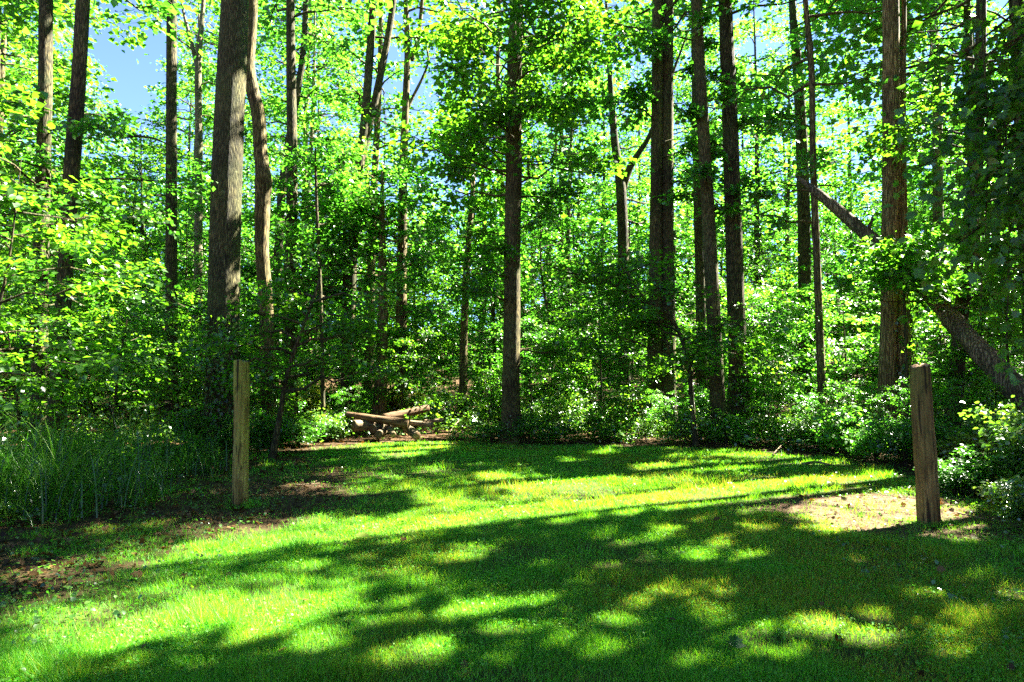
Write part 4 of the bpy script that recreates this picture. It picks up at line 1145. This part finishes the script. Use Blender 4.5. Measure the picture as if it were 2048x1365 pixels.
# ------------------------------------------------------------------ undergrowth, tall grass, far woods: uncountable masses
def undergrowth():
    rng = np.random.default_rng(9)
    n = 240000
    x, y = scatter(n, -.9, .9, 6, 40, 2, rng)
    oc = -sdist(x, y, CLEAR)
    hn = fbm(x * .7, y * .7, 33)
    p = sstep(0.0, .8, oc + .5 * (hn - .5)) * (1 - .75 * sstep(4, 9, oc)) * sstep(.28, .5, hn)
    p = p * np.where((x < -4.5) & (y < 16), .8, 1)
    p = p * np.where((x > -5.0) & (x < -1.9) & (y > 18.5) & (y < 22.3), .3, 1)
    k = rng.random(n) < p * .8
    x, y, hn, oc = x[k], y[k], hn[k], oc[k]
    h2 = vnoise(x * 2.6, y * 2.6, 37)
    top = (.08 + .7 * sstep(.35, .75, hn) + .5 * sstep(.55, .9, h2)) * sstep(-.1, 1.2, oc)
    z = ground_z(x, y) + .03 + top * rng.random(len(x)) ** .6
    A = rng.normal(size=(len(x), 3)); A[:, 2] = A[:, 2] * .4 - .2
    N = np.array([0, 0, 1.0]) + rng.normal(0, .5, (len(x), 3))
    V, T = leaves_arrays(np.stack([x, y, z], 1), A, N, (.055 + .05 * rng.random(len(x))) * np.clip(y / 18, .9, 1.6), .9)
    link("undergrowth", tri_mesh("undergrowth", V, T, M_LEAF_LOW), kind="stuff", label="tangle of low leafy weeds along the back and right edges of the lawn", category="undergrowth")


undergrowth()


def brush():
    rng = np.random.default_rng(19)
    w = Wood()
    for q in range(260):
        px = rng.uniform(880, 1960) if q < 190 else rng.uniform(480, 700)
        y = rng.uniform(13, 22)
        x = (px - CX) / F * y
        d = -sdist(np.array([x]), np.array([y]), CLEAR)[0]
        if not .1 < d < 3:
            continue
        z = float(ground_z(np.array([x]), np.array([y]))[0])
        a = rng.uniform(0, 6.28); L = rng.uniform(.4, 1.5); el = rng.choice([.15, .5, 1.1]) * rng.uniform(.5, 1.3)
        dd = np.array([math.cos(a) * math.cos(el), math.sin(a) * math.cos(el), math.sin(el)])
        p = np.array([x, y, z])
        w.tube([p, p + dd * L * .5 + rng.normal(0, .06, 3), p + dd * L + rng.normal(0, .08, 3)], [.011, .008, .003], 4, cap=False)
        if rng.random() < .6:
            m = p + dd * L * .5
            w.tube([m, m + (dd + rng.normal(0, .5, 3)) * L * .35], [.006, .002], 3, cap=False)
    V, T = w.arrays()
    link("dead_brush", tri_mesh("dead_brush", V, T, M_DEAD), kind="stuff", label="dead twigs tangled in the weeds round the back of the lawn", category="brush")


brush()


def tall_grass():
    rng = np.random.default_rng(13)
    cl = []
    while len(cl) < 95:
        px = rng.uniform(-120, 430); y = rng.uniform(8.2, 15.5)
        x = (px - CX) / F * y
        d = -sdist(np.array([x]), np.array([y]), CLEAR)[0]
        if -.35 < d < 3.2:
            cl.append((x, y, rng.uniform(.65, 1.15)))
    for px, y, s in [(20, 8.6, 1.0), (-30, 8.4, 1.1), (60, 9.3, .95), (120, 10.2, .95), (210, 11.5, .9), (300, 13, .9), (380, 14.5, .9), (400, 15.2, .8), (330, 13.6, .8)]:
        cl.append(((px - CX) / F * y, y, s))
    B = []
    for x, y, s in cl:
        m = int(rng.uniform(18, 70) * s)
        B.append(np.stack([x + rng.normal(0, .2, m), y + rng.normal(0, .2, m), np.full(m, s)], 1))
    B = np.concatenate(B); n = len(B)
    z = ground_z(B[:, 0], B[:, 1])
    a = rng.normal(-.3, 1.6, n); ln = B[:, 2] * rng.uniform(.3, 1.35, n) * (.65 + .7 * fbm(B[:, 0] * 1.3, B[:, 1] * 1.3, 55))
    d = np.stack([np.cos(a), np.sin(a)], 1); sd_ = np.stack([-d[:, 1], d[:, 0]], 1)
    reach = rng.uniform(.3, 1.15, n)
    w0 = rng.uniform(.004, .010, n)
    k = 6; V = np.zeros((n, k * 2, 3))
    for i in range(k):
        t = i / (k - 1)
        out_ = reach * ln * (.3 * t + .75 * t ** 1.8)
        zz = z + ln * (t * (1.15) - .75 * reach * t ** 2.4)
        w = w0 * (1 - t) ** .6 + .0006
        for s_, o in ((-1, 0), (1, 1)):
            V[:, 2 * i + o, 0] = B[:, 0] + d[:, 0] * out_ + s_ * sd_[:, 0] * w
            V[:, 2 * i + o, 1] = B[:, 1] + d[:, 1] * out_ + s_ * sd_[:, 1] * w
            V[:, 2 * i + o, 2] = zz
    t0 = []
    for i in range(k - 1):
        b = 2 * i
        t0 += [(b, b + 1, b + 3), (b, b + 3, b + 2)]
    T = np.array(t0)[None] + (np.arange(n) * 2 * k)[:, None, None]
    link("tall_grass", tri_mesh("tall_grass", V.reshape(-1, 3), T.reshape(-1, 3), M_BLADE), kind="stuff", label="dark arching tall grass along the left edge of the clearing", category="tall grass")


tall_grass()


def far_woods():
    rng = np.random.default_rng(15)
    n = 60000
    th = rng.uniform(math.radians(38), math.radians(142), n)
    d = rng.uniform(66, 92, n)
    x, y = d * np.cos(th), d * np.sin(th)
    cl = fbm(x * .25, y * .25, 5)
    z = ground_z(x, y) + rng.random(n) ** 1.2 * (8 + 18 * cl)
    A = rng.normal(size=(n, 3)); A[:, 2] *= .5
    N = np.array([0, 0, 1.0]) + rng.normal(0, .6, (n, 3))
    V, T = leaves_arrays(np.stack([x, y, z], 1), A, N, rng.uniform(.4, .8, n), .9)
    link("far_woodland", tri_mesh("far_woodland", V, T, M_LEAF_SUN), kind="stuff", label="distant sunlit woodland closing the view between the trees", category="woodland")


far_woods()


# ------------------------------------------------------------------ posts
def post(px_top, px_base, py_top, py_base, w_top, w_base, Y, mat, label, seed, cracks, bulge=0.0, knots=()):
    b = at(px_base, py_base, Y); t = at(px_top, py_top, Y)
    zg = float(ground_z(b[:1], b[1:2])[0])
    ax = (t - b); L = float(np.linalg.norm(ax)); ax /= L
    rng = np.random.default_rng(seed)
    k, s = 90, 64
    zz = np.linspace(-.25, L, k); th = np.linspace(0, 2 * math.pi, s, endpoint=False)
    r0, r1 = w_base * .5 / F * Y, w_top * .5 / F * Y
    r = np.interp(zz, [0, L], [r0, r1]) * (1 + bulge * np.exp(-((zz - L * .72) / .18) ** 2))
    R = np.repeat(r[:, None], s, 1)
    R *= 1 + .03 * np.sin(2 * th + 1 + .5 * zz[:, None]) + .022 * np.sin(3 * th[None] + 2 - .8 * zz[:, None]) + .012 * np.sin(7 * th[None] + 1.5 * zz[:, None]) + .006 * rng.normal(size=(1, s)) + .006 * np.sin(zz * 5 + 1)[:, None] * np.sin(th)[None] + .003 * rng.normal(size=(k, s))
    for ca, cw, cd, z0, z1 in cracks:
        dd = np.angle(np.exp(1j * (th[None] - ca - .12 * np.sin(zz * 2)[:, None])))
        R *= 1 - cd * np.exp(-(dd / cw) ** 2) * (sstep(z0 - .1, z0 + .1, zz) * (1 - sstep(z1 - .1, z1 + .1, zz)))[:, None]
    R *= 1 + .016 * np.sin(zz * 3.1 + seed)[:, None] + .012 * np.sin(zz * 7.3 + 2 * seed)[:, None]
    R *= 1 + .03 * np.sin(4.3 * zz[:, None] + th[None] + seed) + .015 * np.sin(11 * zz[:, None] - 2 * th[None])
    for ka, kz, kr in knots:
        dd = np.hypot(np.angle(np.exp(1j * (th[None] - ka))) * r[:, None], (zz[:, None] - kz) * .8)
        R *= 1 + .16 * np.exp(-(dd / kr) ** 2) - .26 * np.exp(-(dd / (kr * .5)) ** 2)
    V = np.stack([R * np.cos(th)[None], R * np.sin(th)[None], np.repeat(zz[:, None], s, 1) + 0 * R], -1)
    V[-1, :, 2] += .012 * np.cos(th + seed) + .012 * np.sin(5 * th + seed) * (np.sin(3 * th) > 0) - .02 * (np.abs(np.angle(np.exp(1j * (th + 1.2)))) < .3) + .003 * rng.normal(size=s)
    chamf = V[-1].copy(); chamf[:, :2] *= .93; chamf[:, 2] += .006
    mid = chamf.copy(); mid[:, :2] *= .5; mid[:, 2] += .004 * rng.normal(size=s)
    V = np.concatenate([V.reshape(-1, 3), chamf, mid, [[0, 0, L + .004]]])
    T = []
    kk = k + 2
    for i in range(kk - 1):
        j = np.arange(s); a = i * s
        T.append(np.stack([a + j, a + (j + 1) % s, a + s + (j + 1) % s], 1)); T.append(np.stack([a + j, a + s + (j + 1) % s, a + s + j], 1))
    j = np.arange(s); T.append(np.stack([(kk - 1) * s + j, (kk - 1) * s + (j + 1) % s, 0 * j + kk * s], 1))
    n_side = 2 * s * k - 0
    T = np.concatenate(T)
    mi = np.zeros(len(T), int); mi[2 * s * k:] = 1
    me = tri_mesh("wooden_post", V, T, [mat, M_CUT], True, mat_idx=mi)
    q = Vector(ax).to_track_quat('Z', 'Y')
    o = link("wooden_post", me, loc=(b[0], b[1], zg), rot=q.to_euler(), label=label, category="post")
    return o


A_R = 0.0
post(484, 480.5, 719, 1008, 29.5, 31, 9.35, M_POST_L, "mossy round wooden post standing in leaf litter on the left of the lawn", 1,
     [(-.35, .10, .16, .9, 1.7), (-.15, .06, .14, .2, 1.5), (-1.9, .05, .10, .5, 1.9), (-.7, .16, .10, .85, 1.25), (-2.6, .05, .08, 0, 1.4)], .04, [(-.45, 1.5, .05), (-1.5, 1.16, .035), (-1.15, .97, .04), (-2.1, .5, .03)])
post(1839, 1858.5, 729, 1045, 37, 42, 8.15, M_POST_R, "brown leaning round wooden post on the sunlit bare soil at the right", 4,
     [(-1.3, .05, .10, .2, 1.5), (-2.1, .06, .09, .0, 1.1), (-.6, .04, .08, .5, 1.9), (-1.75, .2, .05, .3, .9)], 0, [(-1.1, 1.2, .03), (-2.2, .75, .04)])


# ------------------------------------------------------------------ leaning dead trunk
def leaning_log():
    rng = np.random.default_rng(31)
    # from the upper broken end, past the twin trunk, down to the ground outside the frame
    pts = [(1618, 373, 17.3, 17), (1680, 424, 17.0, 22), (1740, 476, 16.6, 26), (1800, 522, 16.3, 29), (1845, 572, 15.9, 32), (1895, 630, 15.4, 36), (1950, 692, 14.8, 40), (2025, 772, 14.2, 44), (2140, 895, 13.3, 50)]
    P = catmull([at(a, b, c) for a, b, c, w in pts], 44)
    R = np.interp(np.linspace(0, 8, 44), range(9), [w * .5 / F * c for a, b, c, w in pts])
    R = R * (1 + .07 * rng.normal(size=44)); R[0] *= .6
    wood = Wood(); wood.tube(P, R, 22, .03, 8)
    for q in range(6):
        an = q * 1.05; o_ = np.array([.05 * math.cos(an), .03 * math.sin(an), .05 * math.sin(an)])
        dd = (P[0] - P[2]); dd = dd / np.linalg.norm(dd)
        wood.tube([P[1] + o_, P[0] + o_ * 1.1 + dd * .1, P[0] + o_ + dd * rng.uniform(.18, .5) + rng.normal(0, .02, 3)], [.05, .035, .006], 5)
    # a broken stub
    q = P[10]; wood.tube([q, q + [.1, -.1, .3], q + [.12, -.15, .45]], [.06, .04, .015], 6)
    q = P[26]; wood.tube([q, q + [.25, -.2, .05], q + [.5, -.3, -.05]], [.05, .03, .012], 6)
    V, T = wood.arrays()
    org = P[-1].copy()
    link("dead_trunk", tri_mesh("dead_trunk", V - org, T, M_DEAD, True), loc=org, label="dead grey trunk leaning diagonally against the twin-stemmed trunk", category="fallen tree")


leaning_log()


# ------------------------------------------------------------------ log pile
def log(a, b, r0, r1, label, mat=M_DEAD, seed=0, group=None, cut=None):
    a = np.asarray(a, float); b = np.asarray(b, float)
    L = float(np.linalg.norm(b - a)); ax = (b - a) / L
    rng = np.random.default_rng(seed)
    k, s = 14, 18
    z = np.linspace(0, L, k); th = np.linspace(0, 2 * math.pi, s, endpoint=False)
    R = np.interp(z, [0, L], [r0, r1])[:, None] * (1 + .04 * np.sin(2 * th + rng.uniform(0, 6))[None] + .025 * rng.normal(size=(k, s)) + .03 * np.sin(z * 5 + rng.uniform(0, 6))[:, None])
    cx = .03 * np.sin(z / L * 3 + rng.uniform(0, 6)); 
    V = np.stack([R * np.cos(th)[None] + cx[:, None], R * np.sin(th)[None], np.repeat(z[:, None], s, 1)], -1).reshape(-1, 3)
    e0 = V[:s].copy(); e0[:, :2] = (e0[:, :2] - [cx[0], 0]) * .9 + [cx[0], 0]; e0[:, 2] -= .012
    e1 = V[-s:].copy(); e1[:, :2] = (e1[:, :2] - [cx[-1], 0]) * .9 + [cx[-1], 0]; e1[:, 2] += .012
    V = np.concatenate([e0, V, e1, [[cx[0], 0, -.014]], [[cx[-1], 0, L + .014]]])
    T = []
    kk = k + 2
    j = np.arange(s)
    for i in range(kk - 1):
        q = i * s
        T += [np.stack([q + j, q + (j + 1) % s, q + s + (j + 1) % s], 1), np.stack([q + j, q + s + (j + 1) % s, q + s + j], 1)]
    body = 2 * s * (kk - 1)
    T += [np.stack([0 * j + kk * s, (j + 1) % s, j], 1), np.stack([0 * j + kk * s + 1, (kk - 1) * s + j, (kk - 1) * s + (j + 1) % s], 1)]
    T = np.concatenate(T); mi = np.zeros(len(T), int); mi[body:] = 1
    me = tri_mesh("log", V, T, [mat, cut or M_CUT], False, mat_idx=mi)
    o = link("log", me, loc=a, rot=Vector(ax).to_track_quat('Z', 'Y').to_euler(), label=label, category="log", group=group)
    return o


G = "logs of the pile at the back of the lawn"
PY = 20.3


def lp(px, py, dy=0.0):
    return at(px, py, PY + dy)


log(lp(708, 852, -.2), lp(772, 851, .45), .165, .15, "thick short log with dark round end at the front left of the pile", M_BLOND, 1, G, M_OLDCUT)
log(lp(747, 858, -.2), lp(790, 846, .6), .14, .13, "log with dark end lying just right of the thick front left log", M_DEAD, 2, G, M_OLDCUT)
log(lp(693, 830, .15), lp(818, 848, -.2), .095, .14, "long straight log lying across the top of the pile", M_ORANGE, 3, G)
log(lp(772, 842, .45), lp(866, 850, .3), .08, .08, "pale barkless log behind the right end of the long top log", M_BLOND, 4, G)
log(lp(768, 838, .7), lp(856, 816, 1.6), .15, .10, "thick rough log rising to the right at the back of the pile", M_ORANGE, 5, G)
log(lp(757, 869, -.5), lp(768, 861, .3), .11, .10, "small log end facing forward under the long top log", M_BLOND, 6, G, M_OLDCUT)
log(lp(786, 870, -.6), lp(772, 851, .2), .085, .08, "short pale log sloping forward at the front of the pile", M_BLOND, 7, G)
log(lp(835, 871, -.4), lp(812, 858, .3), .12, .13, "short stubby log at the front right of the pile", M_DEAD, 8, G)
log(lp(850, 843, .5), lp(886, 841, .5), .05, .055, "thin pale log end sticking out at the right of the pile", M_BLOND, 9, G)


# sticks at the lawn's edge
def stick(pts, r, label, seed):
    Q = catmull(pts, 12); w = Wood(); w.tube(Q, np.linspace(r, r * .5, 12), 7, .06, seed)
    q = Q[6]; w.tube([q, q + [.12, .05, .05]], [r * .5, r * .2], 5)
    V, T = w.arrays(); link("stick", tri_mesh("stick", V - Q[0], T, M_BLOND, True), loc=Q[0], label=label, category="stick")


def gp(px, py, h=.03):
    r, u = (px - CX) / F, -(py - CY) / F
    dz = sp + u * cp; dy = cp - u * sp
    t = -CAMH / dz
    x, y = r * t, dy * t
    return np.array([x, y, float(ground_z(np.array([x]), np.array([y]))[0]) + h])


stick([gp(1605, 931), gp(1632, 929, .05), gp(1660, 932)], .035, "pale broken stick lying at the back right edge of the lawn", 1)
stick([gp(1545, 919, .1), gp(1562, 908, .2)], .018, "short thin stick poking up at the lawn edge left of the pale broken stick", 2)
stick([gp(1575, 898, .2), gp(1630, 908, .15)], .02, "thin grey stick lying in the weeds above the pale broken stick", 3)
stick([gp(590, 975), gp(640, 971)], .014, "thin dead stick on the bare soil right of the left post", 4)
stick([gp(1915, 1030, .03), gp(1990, 1045, .02)], .012, "thin dry stick on the sunlit soil right of the right post", 5)
stick([gp(925, 868, .5), gp(890, 880, .05)], .02, "dead twig leaning over at the right end of the log pile", 6)


# single fallen leaves that stand out on the lawn
def fallen(px, py, size, mat, label, tilt=.2):
    p = gp(px, py, .035)
    a = rr.uniform(0, 6.28)
    v, t = leaves_arrays(np.zeros((1, 3)), np.array([[math.cos(a), math.sin(a), tilt]]), np.array([[.1, -.5, 1.0]]), np.array([size]), .9, 'maple')
    link("fallen_leaf", tri_mesh("fallen_leaf", v, t, mat), loc=p, label=label, category="leaf")


fallen(1472, 1306, .11, M_LEAF_DARK, "lobed green leaf lying on the lawn near the bottom edge", .6)
fallen(722, 1082, .15, M_LEAF_YEL, "pale green leaf lying at the edge of the long sunlit streak")
fallen(802, 1087, .07, M_LITTER, "small tan dead leaf on the grass below the long sunlit streak")
fallen(1428, 1048, .08, M_LITTER, "brown dead leaf on the grass in the middle of the lawn")
fallen(1288, 1038, .07, M_LITTER, "reddish brown leaf on the grass left of the lawn's shaded arc")
fallen(285, 1157, .10, M_LITTER, "curled tan leaf on the shaded grass at the left front")
fallen(1345, 1250, .045, M_STRAW, "tiny white leaf scrap on the shaded grass right of centre")


# ivy on the trunks
def ivy(pxs, Y, r, z0, z1, n, label, seed, side):
    rng = np.random.default_rng(seed)
    zs = rng.uniform(z0, z1, n)
    a = rng.normal(side, 1.0, n)
    cx = np.interp(zs, [z0, z1], [at(pxs[0], 700, Y)[0], at(pxs[1], 700, Y)[0]])
    rad = r + rng.uniform(.0, .14, n)
    P = np.stack([cx + rad * np.cos(a), Y + rad * np.sin(a), zs], 1)
    N = np.stack([np.cos(a), np.sin(a), .5 + 0 * a], 1) + rng.normal(0, .4, (n, 3))
    A = rng.normal(0, .5, (n, 3)); A[:, 2] -= 1
    V, T = leaves_arrays(P, A, N, rng.uniform(.06, .12, n), .95, 'oval')
    w = Wood()
    for q in range(3):
        zz = np.linspace(z0, z1, 12); aa = side + .8 * (q - 1) + .3 * np.sin(zz * 2 + q)
        w.tube(np.stack([np.interp(zz, [z0, z1], [cx.min() if pxs[0] < pxs[1] else cx.max(), cx.max() if pxs[0] < pxs[1] else cx.min()]) + (r + .01) * np.cos(aa), Y + (r + .01) * np.sin(aa), zz], 1), np.full(12, .015), 5)
    org = np.array([cx.mean(), Y, z0])
    root = link("ivy", None, loc=org, label=label, category="ivy")
    V2, T2 = w.arrays(); link("stem", tri_mesh("stem", V2 - org, T2, M_BARK_DARK, True), root)
    link("foliage", tri_mesh("foliage", V - org, T, M_LEAF_DARK), root)


ivy((1800, 1800), 17.3, .27, .6, 4.0, 520, "dark ivy climbing the right stem of the twin-stemmed trunk", 1, -.5)
ivy((448, 449), 17.5, .42, .2, 3.4, 700, "dark ivy covering the lower part of the massive ridged trunk", 2, -1.4)
ivy((1478, 1476), 20.5, .29, .3, 2.0, 300, "ivy leaves round the foot of the stout dark trunk right of centre", 3, -1.4)
